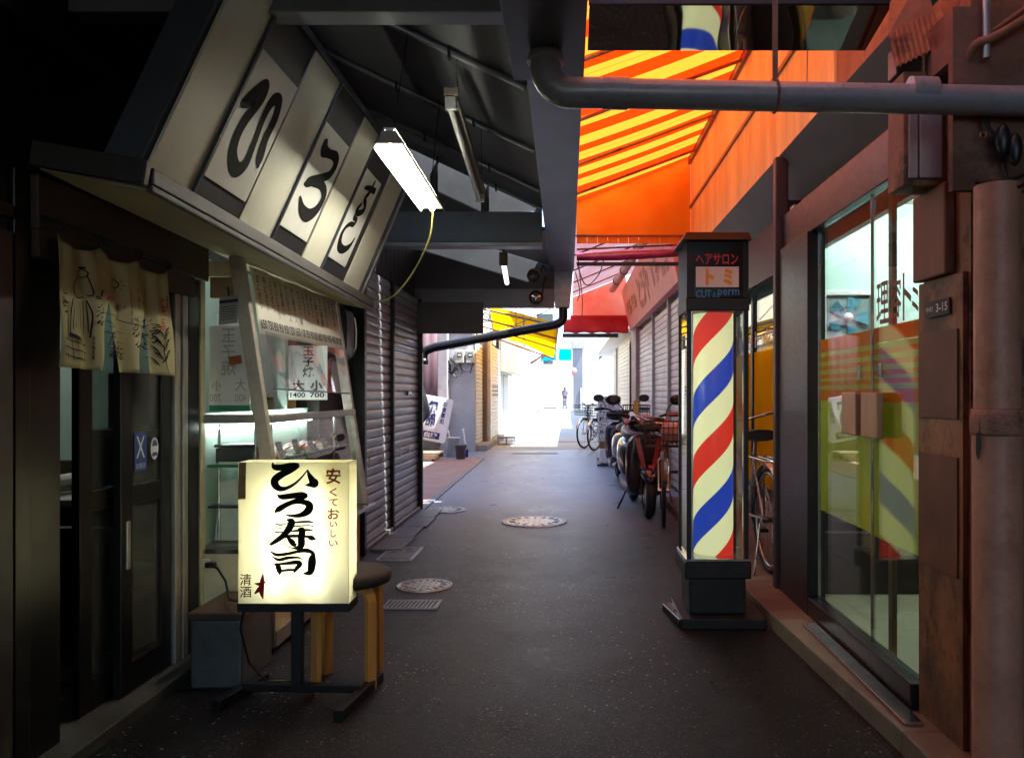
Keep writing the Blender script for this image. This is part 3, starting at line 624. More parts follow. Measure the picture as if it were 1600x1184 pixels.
for i in range(12): p = mf(.03 + i * .085, .96); b.add([p + Vector((.001, .006 * math.cos(k), .006 * math.sin(k))) for k in range(6)], [tuple(range(6))])
b.build('pins', M['dark_iron'], mp)
b = MB().grid(lambda u, v: FP(3.70 + 1.27 * u, 1.20 + .27 * v - .02 * u, .006 * math.sin(u * 13 + v * 2.5) * (1.1 - v) + .002 * math.sin(u * 37) * (1 - v) + .012), 60, 12)
vin = tag(b.build('vinyl_flap', glass('clear_vinyl', (.86, .90, .92), .05, .03, boost=1.6, dustc=(.4, .43, .5)), solid=.0), 'clear wrinkled vinyl flap hanging below the price list', 'vinyl sheet')
b = MB().tube([FP(3.70 + 1.27 * i / 30, 1.20 - .02 * i / 30, .006 * math.sin(i / 30 * 13) * 1.1 + .002 * math.sin(i / 30 * 37) + .012) for i in range(31)], .004, 6); b.build('hem', mat('blue_hem', (.10, .13, .24), .4), vin)
t = thing('price_poster', 'white poster with large and small prices 1400 and 700 inside the case', 'poster', (-1.47, 4.55, 1.3))
pf = plane((-1.595, 4.55, 1.145), (.222, 0, 0), (0, 0, .31), .0)
b = MB(); b.slab(pf(0, 0), pf(1, 0), pf(1, 1), pf(0, 1), (0, .002, 0)); b.build('paper', M['white'], t)
b = MB(); q = lambda a, c, z=0: pf(a, c, .0015 + z)
write(b, '1400', q, .05, .43, .045, .135, .012); write(b, '700', q, .55, .92, .045, .135, .012)
write(b, '大', q, .10, .42, .17, .36, .04); write(b, '小', q, .56, .88, .17, .36, .04)
write(b, vert('玉子焼'), q, .36, .66, .42, .98, .02); b.build('poster_writing', M['ink'], t)
t = thing('egg_poster', 'faded white poster with a green foot behind the near glass of the case', 'poster', (-1.55, 3.63, 1.3))
pf2 = plane((-1.645, 3.655, 1.10), (.185, 0, 0), (0, 0, .39), 0)
b = MB(); b.slab(pf2(0, .07), pf2(1, .07), pf2(1, 1), pf2(0, 1), (0, .002, 0)); b.build('paper', M['white'], t)
b = MB(); b.slab(pf2(0, 0), pf2(1, 0), pf2(1, .07), pf2(0, .07), (0, .002, 0)); b.build('green_foot', flat('green_paper', (.03, .26, .11)), t)
b = MB(); q2 = lambda a, c, z=0: pf2(1 - a, c, .0015 + z)
write(b, vert('玉子焼'), q2, .34, .70, .42, .97, .01); write(b, '大', q2, .08, .36, .24, .38, .01); write(b, '小', q2, .70, .94, .24, .36, .01); write(b, '1400', q2, .0, .36, .11, .20); write(b, '700', q2, .70, .98, .11, .20)
b.build('faded_writing', flat('faded_ink', (.38, .37, .35), .7), t)
b = MB(); b.add([pf2(.50, .54, .003), pf2(.82, .56, .003), pf2(.80, .66, .003), pf2(.48, .64, .003)], [(0, 1, 2, 3)]); b.build('orange_sticker', mat('orange_sticker', (.42, .10, .03), .6, scale=30), t)
t = thing('notice_card', 'small grey notice card hanging from a hook in the case corner', 'notice', (-1.53, 3.61, 1.55))
b = MB(); b.slab((-1.575, 3.597, 1.49), (-1.49, 3.597, 1.50), (-1.487, 3.597, 1.625), (-1.572, 3.597, 1.615), (0, -.003, 0)); b.build('card', M['grey_box'], t)
b = MB(); b.add([(-1.572, 3.5935, 1.585), (-1.488, 3.5935, 1.595), (-1.487, 3.5935, 1.608), (-1.572, 3.5935, 1.60)], [(0, 1, 2, 3)])
for i in range(6): b.add([(-1.565, 3.5935, 1.57 - i * .011), (-1.50, 3.5935, 1.577 - i * .011), (-1.50, 3.5935, 1.574 - i * .011), (-1.565, 3.5935, 1.567 - i * .011)], [(0, 1, 2, 3)])
b.build('card_lines', M['dark_iron'], t)
MB().tube([(-1.53, 3.595, 1.62), (-1.53, 3.59, 1.65), (-1.535, 3.595, 1.665), (-1.545, 3.6, 1.655)], .004, 6).build('hook', M['dark_iron'], t)
for i, (x, y, c, lb) in enumerate(((-1.76, 4.62, (.10, .10, .05), 'dark olive tin on the window sill behind the price poster'), (-1.76, 5.0, (.45, .30, .09), 'yellow wooden cup on the sill beside the far upright'))):
    t = thing('tea_tin' if i == 0 else 'wooden_cup', lb, 'container', (x, y, 1.0))
    MB().lathe((x, y, 1.02), [(.05, 0), (.052, .10), (.05, .14)], 20).build('body', mat('tin_paint', c, .4), t); MB().lathe((x, y, 1.161), [(.052, 0), (.052, .018), (.0, .02)], 20).build('lid', M['alu'], t)
t = thing('inner_shelf', 'dark inner shelf with red cloth seen through the case window', 'shelf', (-2.1, 4.4, 0))
box_part(t, 'board', M['dark_wood'], (-2.3, -1.72, 3.7, 5.2, .98, 1.01)); box_part(t, 'red_cloth', flat('maroon_cloth', (.10, .02, .02), .9), (-2.25, -2.05, 3.9, 4.5, 1.011, 1.28)); box_part(t, 'tile_wall', M['white'], (-2.3, -1.81, 5.22, 5.255, .98, 1.7)); box_part(t, 'support', M['dark_wood'], (-2.3, -2.25, 3.7, 5.2, .02, .98))
# dark panel with the rounded black box between case and shutters
t = thing('wall_box', 'rounded black box with a chrome edge on the dark wall beside the shutters', 'box', (-1.55, 5.35, 1.55))
MB().loft([((-1.53, 5.27, 1.585), .07, .165, .45), ((-1.53, 5.46, 1.585), .07, .165, .45)], 24).build('body', M['black_plastic'], t, bevel=.012)
b = MB().tube([(-1.462, 5.465, 1.70), (-1.455, 5.468, 1.66), (-1.452, 5.47, 1.60), (-1.455, 5.47, 1.50), (-1.475, 5.468, 1.44), (-1.515, 5.465, 1.415)], .007, 8); b.build('edge_trim', M['chrome'], t)
MB().box(-1.6, -1.52, 5.35, 5.40, 1.5, 1.65).build('bracket', M['dark_iron'], t)
# ---------------------------------------------------------------- light box sign on its stand
lb = thing('light_box_sign', 'glowing cream light box sign with bold black brush writing on a black stand', 'light box', (-1.05, 3.1, 0))
x0, x1, y0, y1, z0, z1 = -1.262, -.838, 3.05, 3.165, .378, .918
def acryl(t):
    v = t.coord(); n = t.noise(v, 5, 5)
    return t.ramp(n, [(.28, (.74, .67, .42)), (.42, (.86, .84, .68)), (.7, (.88, .87, .75))])
ac = sheet('backlit_acrylic', acryl, .55, gloss=.04, rough=.2)
b = MB().box(x0, x1, y0, y0 + .003, z0, z1); b.build('front_face', ac, lb)
b = MB().box(x0, x1, y1 - .003, y1, z0, z1); b.build('back_face', ac, lb)
b = MB().box(x0, x0 + .003, y0 + .0035, y1 - .0035, z0, z1).box(x1 - .003, x1, y0 + .0035, y1 - .0035, z0, z1).box(x0 + .0035, x1 - .0035, y0 + .0035, y1 - .0035, z1 - .003, z1)
b.build('side_face', ac, lb)
tb = emit('light_box_tube', (1, .99, .90), 5.2)
MB().cyl((-1.13, 3.108, .40), (-1.13, 3.108, .84), .015, 12).cyl((-.97, 3.108, .40), (-.97, 3.108, .84), .015, 12).build('inner_tube', tb, lb)
box_part(lb, 'bottom_frame', M['dark_iron'], (x0 - .004, x1 + .004, y0 - .004, y1 + .004, .345, .377), bevel=.003)
box_part(lb, 'post', M['dark_iron'], (-1.078, -1.036, 3.10, 3.135, .04, .345), bevel=.003)
b = MB(); b.bar((-1.27, 3.12, .035), (-.80, 3.10, .035), .035, .03); b.build('cross_foot', M['dark_iron'], lb, bevel=.003)
for (a, c) in (((-1.31, 2.96, .02), (-1.235, 3.26, .02)), ((-.828, 2.87, .02), (-.772, 3.27, .02))):
    b = MB(); b.bar(a, c, .036, .04); b.build('foot', M['dark_iron'], lb, bevel=.003)
s_ = plane((0, y0, 0), (1, 0, 0), (0, 0, 1), .0008)
def lp(px, py): p = W(px, py, 3.05); return p.x, p.z
def lbs(b, pts, wk=1.0):
    k = 3.05 / F; P = [(*lp(x, y), w * k) for x, y, w in pts]; brush(b, P, lambda a, c, z: s_(a, c, z), wk, 8)
b = MB()
lbs(b, [(426, 723, 2), (429, 729, 9), (440, 730, 10), (455, 727, 9), (465, 727, 7), (455, 734, 9), (440, 741, 11), (430, 749, 12), (430, 757, 12), (437, 763, 9), (447, 762.5, 6), (459, 756.5, 4.5), (470, 747, 3), (480, 735, 2)])
lbs(b, [(481, 734, 2), (483, 741, 6), (488, 750, 11), (491, 755, 14), (484, 757, 7), (478, 757.5, 2)])
lbs(b, [(434, 773, 2), (440, 776, 8), (455, 774.5, 9), (472, 772.5, 9), (478, 775, 6), (465, 781, 7), (448, 788, 8), (436, 795, 9), (430.7, 799, 4)])
lbs(b, [(432, 797, 2), (448, 789, 3), (465, 784, 6), (478, 785, 9), (484, 790, 12), (481, 798, 12), (471, 804, 8), (459, 805.5, 5), (448, 804.5, 2)])
for y, xa, xb_, w in ((818, 428, 448, 2.5), (830, 426, 445, 2.5), (823, 428, 446, 1.5)): lbs(b, [(xa, y - 1, 1), ((xa + xb_) / 2, y + 1.5, w), (xb_, y, 1)])
for y, w in ((815, 3.5), (821, 2), (828, 3.5)): lbs(b, [(448, y + 2, 1), (465, y + .5, w), (482, y - .5, w), (490, y + 1, 1.5)])
lbs(b, [(450, 812, 4), (456, 815, 11), (452, 825, 11), (444, 835, 9), (434, 843, 8), (424, 849.5, 5)])
lbs(b, [(424, 839, 1.2), (418, 842, 1), (416, 847, 1), (421, 850, 1), (431, 846, 1.5), (440, 839.5, 3), (455, 837, 5), (478, 837.5, 4), (487, 840, 8), (492.5, 842, 3)])
lbs(b, [(466, 826, 2), (472, 828, 10), (471, 840, 11), (471, 850, 11), (467, 855, 8), (458, 856, 2)]); lbs(b, [(449, 840, 2), (454, 844, 8), (460, 850, 8), (463, 849, 2)])
lbs(b, [(447, 838, 1), (445, 846, 1), (450, 853, 1), (458, 856, 1.5)])
lbs(b, [(423, 861, 2), (432, 866, 5), (448, 865, 5), (466, 861, 5), (479, 859.5, 7), (489, 864, 6), (488, 874, 12), (487, 886, 12), (484, 894, 9), (475, 895.5, 2)])
lbs(b, [(425, 869, 1), (436, 874, 5), (450, 871, 5), (466, 870.5, 3), (472, 874, 1)])
lbs(b, [(430, 881, 3), (434, 883, 8), (437, 892, 8), (437, 896, 3)]); lbs(b, [(434, 881, 3), (450, 879.5, 5), (464, 878, 7), (469, 881, 7), (463, 888, 6), (460, 893, 3)]); lbs(b, [(437, 892, 3), (450, 890, 4), (463, 890, 4)])
write(b, vert('清酒'), s_, *[q for q in (lp(375, 0)[0], lp(393, 0)[0], lp(0, 933)[1], lp(0, 896)[1])], .01)
b.build('black_writing', M['ink'], lb)
b = MB()
for ch, yy0, yy1, w in (('安', 731, 756, 23), ('く', 762, 775, 12), ('て', 779, 790, 13), ('お', 794, 811, 18), ('い', 814, 823, 12), ('し', 827, 839, 9), ('い', 844, 853, 14)):
    write(b, ch, s_, lp(521 - w / 2, 0)[0], lp(521 + w / 2, 0)[0], lp(0, yy1)[1], lp(0, yy0)[1], .022 if ch == '安' else .02)
lbs(b, [(399, 911, 2), (405, 912, 5), (414, 909, 3)]); lbs(b, [(411, 897, 2), (410, 908, 7), (409, 925, 7), (411, 934, 2)]); lbs(b, [(409, 912, 2), (404, 921, 6), (399, 926, 3)])
b.build('red_writing', flat('sign_red', (.42, .008, .006), .8), lb)
p = [lp(374, 722), lp(385, 722), lp(384, 779), (lp(372, 0)[0], lp(0, 780)[1])]
b = MB(); b.add([s_(a, c, .001) for a, c in p], [(0, 1, 2, 3)]); b.build('tape', mat('brown_tape', (.38, .20, .05), .4, scale=20), lb)
t = tag(MB().tube([(-1.26, 3.12, .36), (-1.30, 3.16, .25), (-1.28, 3.2, .1), (-1.22, 3.22, .02), (-1.10, 3.24, .012), (-1.05, 3.22, .01)], .005, 6).build('power_cable', M['black_plastic']), 'thin black cable hanging from the glowing sign to the ground', 'cable')
t = thing('wall_plug', 'black plug and lead in the socket on the cream case base', 'plug', (-1.64, 3.6, .42))
box_part(t, 'socket', M['cream'], (-1.66, -1.615, 3.585, 3.60, .385, .435), bevel=.003); box_part(t, 'plug', M['black_plastic'], (-1.625, -1.58, 3.56, 3.584, .40, .425), bevel=.005)
MB().tube([(-1.60, 3.56, .41), (-1.54, 3.5, .415), (-1.46, 3.4, .38), (-1.38, 3.25, .34), (-1.28, 3.14, .36)], .005, 6).build('lead', M['black_plastic'], t)
# ---------------------------------------------------------------- stool and box seat
st_ = thing('stool', 'round wooden stool with a dark cushion and bent legs behind the glowing sign', 'stool', (-.90, 3.27, 0))
MB().lathe((-.90, 3.27, 0), [(.150, .405), (.168, .412), (.175, .43), (.165, .455), (.12, .468), (0, .472)], 40).build('seat', mat('dark_seat_cushion', (.03, .022, .016), .7, scale=20), st_)
wood = mat('bent_birch', (.80, .38, .09), .35, var=.25, scale=5, stretch=(8, 8, 1), coat=.3)
for a in (R(-40), R(50), R(140), R(230)):
    d = Vector((math.cos(a), math.sin(a), 0)); s2 = Vector((-d.y, d.x, 0)); c = Vector((-.90, 3.27, 0)); b = MB(); pr = [(.06, .405), (.10, .405), (.135, .40), (.152, .38), (.160, .35), (.160, .2), (.162, .0)]
    for i in range(len(pr) - 1):
        (r0, h0), (r1, h1) = pr[i], pr[i + 1]; n0 = Vector((-(h1 - h0), 0, r1 - r0)).normalized() * .022
        def pt(r, h, o, k):
            dd = [(0, -.022), (0, -.022), (-.008, -.020), (-.018, -.012), (-.022, 0), (-.022, 0), (-.022, 0)][k]
            q = c + d * (r + (dd[0] if o else 0)) + Vector((0, 0, h + (dd[1] if o else 0))); return q
        b.hexa([pt(r0, h0, 0, i) - s2 * .020, pt(r0, h0, 0, i) + s2 * .020, pt(r0, h0, 1, i) + s2 * .020, pt(r0, h0, 1, i) - s2 * .020, pt(r1, h1, 0, i + 1) - s2 * .020, pt(r1, h1, 0, i + 1) + s2 * .020, pt(r1, h1, 1, i + 1) + s2 * .020, pt(r1, h1, 1, i + 1) - s2 * .020])
    b.build('leg', wood, st_)
t = thing('metal_box', 'low grey metal box with a brown wooden lid beside the sliding door', 'box', (-1.41, 3.35, 0))
box_part(t, 'body', mat('dull_grey_metal', (.11, .115, .115), .45, .4, var=.4, scale=4), (-1.51, -1.305, 3.185, 3.52, 0, .275), bevel=.01); box_part(t, 'lid', M['brown_wood'], (-1.52, -1.295, 3.175, 3.54, .276, .305), bevel=.005)
#PART3
# ---------------------------------------------------------------- roof over the left half
roof = thing('arcade_roof', 'dark grey sloping sheet roof with thin purlins over the left of the alley', 'roof', (-.9, 4.5, 2.5))
def RZ(x): return 2.53 - .47 * x
b = MB().slab((-.166, 2.70, RZ(-.166)), (-.181, 6.2, RZ(-.181)), (-1.67, 6.2, RZ(-1.67)), (-1.67, 2.70, RZ(-1.67)), (0, 0, .03)); b.build('roof_sheet', M['roof_grey'], roof)
for y in (3.70, 4.66, 5.58, 6.12):
    b = MB().cyl((-.195, y, RZ(-.195) - .022), (-1.66, y, RZ(-1.66) - .022), .016, 10); pl = b.build('purlin', M['purlin'], roof)
    b = MB()
    for x in (-.55, -1.0): b.bar((x, y - .02, RZ(x) - .03), (x, y + .02, RZ(x) - .03), .012, .05)
    b.build('clip', M['dark_iron'], pl)
box_part(roof, 'gable_beam', M['steel_grey'], (-1.6, -.20, 6.21, 6.30, 2.36, 2.60), bevel=.004)
box_part(roof, 'beam_flange', M['alu'], (-1.6, -.20, 6.18, 6.33, 2.325, 2.355), bevel=.003)
b = MB().prism([(-.20, 6.23, 2.602), (-1.66, 6.23, 2.602), (-1.66, 6.23, RZ(-1.66)), (-.20, 6.23, RZ(-.2))], (0, .03, 0)); b.build('gable_panel', M['roof_grey'], roof)
b = MB()
for x in (-1.02, -.62): b.box(x - .006, x + .006, 6.215, 6.229, 2.605, RZ(x) - .01)
b.build('panel_joint', M['dark_iron'], roof)
box_part(roof, 'front_beam', M['steel_grey'], (-1.67, -.17, 2.66, 2.76, 2.455, 2.62), bevel=.004)
box_part(roof, 'rear_ceiling', M['roof_grey'], (-1.67, .05, -2.6, 2.655, 2.62, 2.70), (.055, 1.9, -1.6, 1.85, 2.9, 3.0))
def RZ2(x): return 2.48 - .30 * (x + .2)
b = MB().slab((-.178, 6.34, RZ2(-.178)), (-.186, 8.05, RZ2(-.186)), (-1.67, 8.05, RZ2(-1.67)), (-1.67, 6.34, RZ2(-1.67)), (0, 0, .03)); b.build('far_roof_sheet', M['roof_grey'], roof)
box_part(roof, 'far_beam', M['steel_grey'], (-1.6, -.135, 8.05, 8.15, 2.05, 2.24), bevel=.004)
b = MB().prism([(-.135, 8.08, 2.242), (-1.66, 8.08, 2.242), (-1.66, 8.08, RZ2(-1.66) + .03), (-.20, 8.08, RZ2(-.2) + .03), (-.135, 8.08, 2.44)], (0, .03, 0)); b.build('far_gable_panel', M['roof_grey'], roof)
box_part(roof, 'hanging_panel', M['roof_grey'], (-1.60, -.85, 8.00, 8.04, 1.785, 2.10), bevel=.004)
# gutter
gut = thing('gutter', 'wide grey box gutter running along the top of the alley', 'gutter', (-.07, 5, 2.45))
b = MB(); b.hexa([(-.165, 2.63, 2.45), (.06, 2.63, 2.45), (.065, 8.28, 2.45), (-.185, 8.28, 2.45), (-.165, 2.63, 2.78), (.06, 2.63, 2.78), (.065, 8.28, 2.78), (-.185, 8.28, 2.78)])
b.build('trough', M['steel_grey'], gut, bevel=.004)
box_part(gut, 'near_box', mat('dark_steel', (.10, .10, .115), .42, .2, var=.2, scale=3), (-.178, .052, .9, 2.60, 2.20, 2.46), bevel=.004)
b = MB(); b.hexa([(-.13, 8.29, 2.08), (.02, 8.29, 2.08), (.02, 8.46, 2.08), (-.13, 8.46, 2.08), (-.185, 8.281, 2.56), (.065, 8.281, 2.56), (.065, 8.50, 2.56), (-.185, 8.50, 2.56)]); b.build('outlet_hopper', M['iron'], gut, bevel=.004)
# pipes
def arc(c, r, a0, a1, ex, ez, n=8): return [Vector(c) + Vector(ex) * r * math.cos(a0 + (a1 - a0) * i / n) + Vector(ez) * r * math.sin(a0 + (a1 - a0) * i / n) for i in range(n + 1)]
pz = 2.078; px_ = -.066
t = thing('drain_pipe', 'thick grey plastic pipe crossing the top right from an elbow under the gutter', 'pipe', (.6, 2.38, 2.08))
el = arc((px_ + .075, 2.38, pz + .075), .075, math.pi, 1.5 * math.pi, (1, 0, 0), (0, 0, 1))
MB().tube([(px_, 2.38, 2.26)] + el + [(.1, 2.38, pz)], .0455, 24).build('elbow', M['pipe_grey'], t)
MB().tube([(.06, 2.38, pz), (1.9, 2.38, pz - .035)], .0435, 24).build('run', M['pipe_grey'], t)
MB().lathe((px_, 2.38, 2.165), [(.047, 0), (.056, .002), (.056, .012), (.047, .034)], 24).build('collar', M['pipe_grey'], t)
for xx in (.105, 1.02): MB().tube([(xx, 2.38, pz), (xx + .075, 2.38, pz - .002)], .0475, 24).build('coupling', M['pipe_grey'], t)
b = MB().ring((.62, 2.38, pz - .01), .047, .004, 'X', 24, 6); b.bar((.62, 2.38, pz + .037), (.62, 2.38, 2.9), .016, .004); b.build('strap', M['rust'], t)
a, e = W(880, 478, 8.38), W(661, 547, 8.38)
t = thing('downpipe', 'black downpipe slanting from the gutter end to the shutters', 'pipe', (a.x, a.y, e.z))
ax = a.x
MB().tube([(ax, 8.38, 2.10), (ax, 8.38, 1.98), (ax - .012, 8.38, 1.95), (ax - .04, 8.38, 1.925), (ax - .09, 8.38, 1.905), (e.x + .12, 8.38, e.z + .03), (e.x + .04, 8.38, e.z), (e.x + .005, 8.38, e.z - .04), (e.x, 8.38, e.z - .13)], .047, 16).build('pipe', M['black_pipe'], t)
MB().lathe((e.x, 8.38, e.z - .15), [(.053, 0), (.053, .06)], 16).build('socket', M['black_pipe'], t)
# lamps under the roof
def wire(a, b_, r=.0025, sag=0.0, n=8):
    a, b_ = Vector(a), Vector(b_); return [a + (b_ - a) * (i / n) - Vector((0, 0, sag * 4 * (i / n) * (1 - i / n))) for i in range(n + 1)]
lampg = 'fluorescent lamps under the arcade roof'
t = thing('fluorescent_lamp', 'lit fluorescent lamp with a white trapezoid hood beside the leaning sign', 'lamp', (-.74, 3.8, 2.2), lampg)
zA, zB = 2.196, 2.176; yA, yB = 3.30, 4.37; lx = -.74
hood = M['white']; b = MB()
b.hexa([(lx - .013, yA, zA + .072), (lx + .013, yA, zA + .072), (lx + .013, yB, zB + .072), (lx - .013, yB, zB + .072), (lx - .025, yA, zA + .085), (lx + .025, yA, zA + .085), (lx + .025, yB, zB + .085), (lx - .025, yB, zB + .085)])
b.build('spine', hood, t)
for s_ in (-1, 1):
    b = MB(); b.slab((lx + s_ * .025, yA, zA + .072), (lx + s_ * .064, yA, zA), (lx + s_ * .064, yB, zB), (lx + s_ * .025, yB, zB + .072), (s_ * .003, 0, .002)); b.build('hood', hood, t)
for y, z, dy in ((yA, zA, .003), (yB, zB, -.003)):
    b = MB(); b.prism([(lx - .025, y, z + .073), (lx + .025, y, z + .073), (lx + .064, y, z + .020), (lx - .064, y, z + .020)], (0, dy, 0)); b.build('end_cap', mat('grimy_hood_end', (.30, .24, .15), .6, scale=12), t)
MB().cyl((lx, yA + .02, zA + .014), (lx, yB - .02, zB + .014), .013, 14).build('tube', M['tube'], t)
for y, z, yr in ((yA + .07, zA, 3.70), (yB - .08, zB, 4.60)):
    b = MB(); b.tube(wire((lx, y, z + .085), (lx, yr, RZ(lx) - .005)), .0025, 5); b.build('chain', M['dark_iron'], t)
c = [Vector((-.74, yB + .005, zB + .03)), Vector((-.76, 4.42, 2.07)), Vector((-.83, 4.55, 1.97)), Vector((-.96, 4.80, 1.87)), Vector((-1.12, 5.05, 1.79)), Vector((-1.26, 5.10, 1.765)), Vector((-1.36, 5.03, 1.755))]
tag(MB().tube([Vector(q) for q in smooth_path([tuple(x) for x in c], 6)], .0055, 6).build('lamp_cable', mat('yellow_cable', (.42, .36, .10), .5)), 'yellow cable drooping from the lit lamp to the sign corner', 'cable')
t = thing('fluorescent_lamp', 'unlit bare batten lamp hanging on wires in the middle of the roof', 'lamp', (-.56, 4.5, 2.55), lampg)
A, B = W(706, 160, 3.90), W(752, 308, 5.12)
b = MB(); b.bar(A + Vector((0, .02, .035)), B + Vector((0, -.02, .035)), .055, .045); b.build('batten', mat('dusty_batten', (.34, .33, .29), .5, scale=8), t, bevel=.006)
MB().cyl(A + Vector((-.012, .03, -.015)), B + Vector((-.012, -.03, -.015)), .016, 14).build('tube', M['tube_off'], t)
for p, s in ((A, 1), (B, -1)):
    b = MB(); b.box(p.x - .034, p.x + .022, p.y + (-.004 if s > 0 else -.022), p.y + (.022 if s > 0 else .004), p.z - .035, p.z + .03); b.build('end_holder', M['white'], t, bevel=.006)
b = MB(); b.box(A.x - .038, A.x + .032, A.y - .012, A.y + .03, A.z + .032, A.z + .07); b.build('starter_box', mat('beige_box', (.40, .33, .25), .6), t, bevel=.004)
b = MB()
for p, yy in ((A + (B - A) * .08, 3.70), (A + (B - A) * .9, 4.66)): b.tube(wire(p + Vector((.015, 0, .05)), (p.x + .05, yy, RZ(p.x + .05) - .02)), .003, 5)
b.build('wire', M['dark_iron'], t)
t = thing('fluorescent_lamp', 'small white tube lamp hanging deep under the far roof bay', 'lamp', (-.55, 7.2, 2.3), lampg)
A, B = W(787, 412, 6.7), W(792, 442, 7.7)
MB().cyl(A, B, .022, 12).build('tube', emit('dim_tube', (.95, .9, 1), .5), t)
b = MB(); b.box(A.x - .035, A.x + .035, A.y - .05, A.y - .002, A.z - .02, A.z + .09); b.build('holder', mat('old_beige', (.25, .19, .12), .6), t, bevel=.006); MB().cyl(A + Vector((0, -.02, .09)), (A.x, A.y - .02, RZ2(A.x)), .008, 8).build('stem', M['dark_iron'], t)
for i, (px, py, lab) in enumerate(((835, 432, 'upper small spotlight with a beige housing at the far end of the dark roof'), (838, 466, 'lower small spotlight with a round glass lens under the far beam'))):
    p = W(px, py, 7.6); t = thing('spotlight', lab, 'spotlight', (p.x, p.y, p.z), 'spotlights at the far roof end')
    MB().lathe(p, [(.02, .10), (.045, .07), (.07, -.06), (.066, -.06), (.03, .03)], 18, 'Y').build('housing', mat('tan_housing', (.16, .10, .06), .5) if i == 0 else M['black_plastic'], t)
    MB().lathe(p, [(.0, -.055), (.045, -.05), (.060, -.035), (.0, -.03)], 18, 'Y').build('lens', M['chrome'] if i else M['glass_old'], t)
    MB().tube([p + Vector((0, .08, 0)), p + Vector((.05, .10, .04)), p + Vector((.08, .1, .12 + .1 * i)), p + Vector((.1, .42, .13 + .1 * i))], .008, 6).build('arm', M['dark_iron'], t)
# ---------------------------------------------------------------- shuttered shop on the left
ls = thing('shuttered_shop', 'dark shop with two wide grey steel roller shutters on the left', 'shop building', (-1.5, 7, 0))
box_part(ls, 'wall', M['dark_wood'], (-1.9, -1.56, 5.77, 8.12, 2.14, 3.45), (-1.9, -1.62, 5.77, 8.12, 0, 2.14), (-4.3, -1.9, 8.0, 8.12, 0, 3.45), (-4.3, -4.2, 8.12, 16.5, 0, 4.5))
b = MB()
for i in range(14): b.box(-1.558, -1.546, 5.80 + i * .165, 5.80 + i * .165 + .15, 2.16, 2.75)
b.build('header_boards', mat('maroon_boards', (.035, .018, .018), .5, var=.5, scale=4), ls)
for q in ((-1.56, -1.47, 5.77, 5.83, 0, 2.14), (-1.545, -1.485, 6.80, 6.86, 0, 2.14), (-1.56, -1.47, 8.05, 8.11, 0, 2.14)): box_part(ls, 'post', M['alu_dark'], q, bevel=.004)
box_part(ls, 'shutter_rail', M['alu'], (-1.56, -1.485, 5.835, 6.795, .0, .045), (-1.56, -1.485, 6.865, 8.045, 0, .045), bevel=.003)
def shutter(parent, x, y0, y1, z0, z1, m_, pitch=.072, dep=.009, side=1):
    """roller shutter facing side*X: curved slats in one sheet"""
    n = int((z1 - z0) / pitch); pr = []
    for i in range(n):
        z = z0 + i * pitch
        for k, o in ((0, -1.3), (.05, -1.3), (.10, .35), (.35, .9), (.7, .9), (.95, .35)): pr.append((z + pitch * k, o))
    pr.append((z0 + n * pitch, -.6))
    b = MB(); vs = []; nc = 12; rg = random.Random(int(y0 * 100))
    tilt = [rg.uniform(-.0022, .0022) for _ in range(n + 1)]; dent = [(rg.uniform(y0, y1), rg.uniform(z0, z0 + 1.3), rg.uniform(.08, .2), rg.uniform(.001, .004)) for _ in range(4)]
    for k, (z, o) in enumerate(pr):
        for c in range(nc + 1):
            y = y0 + (y1 - y0) * c / nc; w = .0016 * math.sin(y * 5 + z * 2) + tilt[min(n, k // 6)] * math.sin(math.pi * c / nc)
            for dy, dz, dr, dd in dent: w -= dd * math.exp(-((y - dy) ** 2 + (z - dz) ** 2) / dr ** 2)
            vs.append((x + side * (dep * o + (w if 0 < c < nc else 0)), y, z))
    b.add(vs, [(i * (nc + 1) + c, i * (nc + 1) + c + 1, (i + 1) * (nc + 1) + c + 1, (i + 1) * (nc + 1) + c) for i in range(len(pr) - 1) for c in range(nc)])
    return b.build('shutter', m_, parent)
s1 = shutter(ls, -1.52, 5.835, 6.795, .046, 2.14, M['slat']); s2 = shutter(ls, -1.52, 6.865, 8.045, .046, 2.14, M['slat'])
for s, ys in ((s1, (6.0, 6.45)), (s2, (7.1, 7.5))):
    b = MB()
    for y in ys: b.box(-1.502, -1.492, y, y + .05, .62, .66); b.box(-1.502, -1.495, y + .015, y + .035, .67, .73)
    b.build('pull_tab', M['white'], s)
b = MB().box(-1.504, -1.494, 7.45, 7.62, 1.165, 1.205); f_ = b.build('mail_slot', M['alu_dark'], s2, bevel=.003); MB().box(-1.4935, -1.490, 7.48, 7.59, 1.178, 1.192).build('flap', M['chrome'], f_)
#PART4
# ---------------------------------------------------------------- barber shop, right of the alley
bs = thing('barber_shop', 'barber shop front with glass doors, yellow film and a tall orange lit fascia', 'shop building', (1.25, 4, 0))
GX = 1.24
box_part(bs, 'wall', M['dark_wood'], (1.62, 1.78, -9, 2.40, 0, 3.4), (1.30, 5, 8.3, 8.6, 0, 3.5), (1.27, 5, 4.82, 4.90, .07, 2.35), (1.6, 1.7, 4.9, 8.3, 2.2, 2.6))
box_part(bs, 'flat_roof', M['concrete'], (1.25, 5.2, 1.0, 8.19, 3.50, 3.58))
fas = mat('fascia_boards', (.84, .64, .26), .6, var=.45, scale=2.5, bump=.12, stretch=(1, 1.6, .3), spots=(.66, .42, .15))
b = MB()
for i, y in enumerate((3.63, 4.42, 5.28, 6.1, 6.95)): b.box(1.215, 1.24, y, (4.42, 5.28, 6.1, 6.95, 7.90)[i] - .006, 2.545, 3.48)
b.build('fascia', fas, bs)
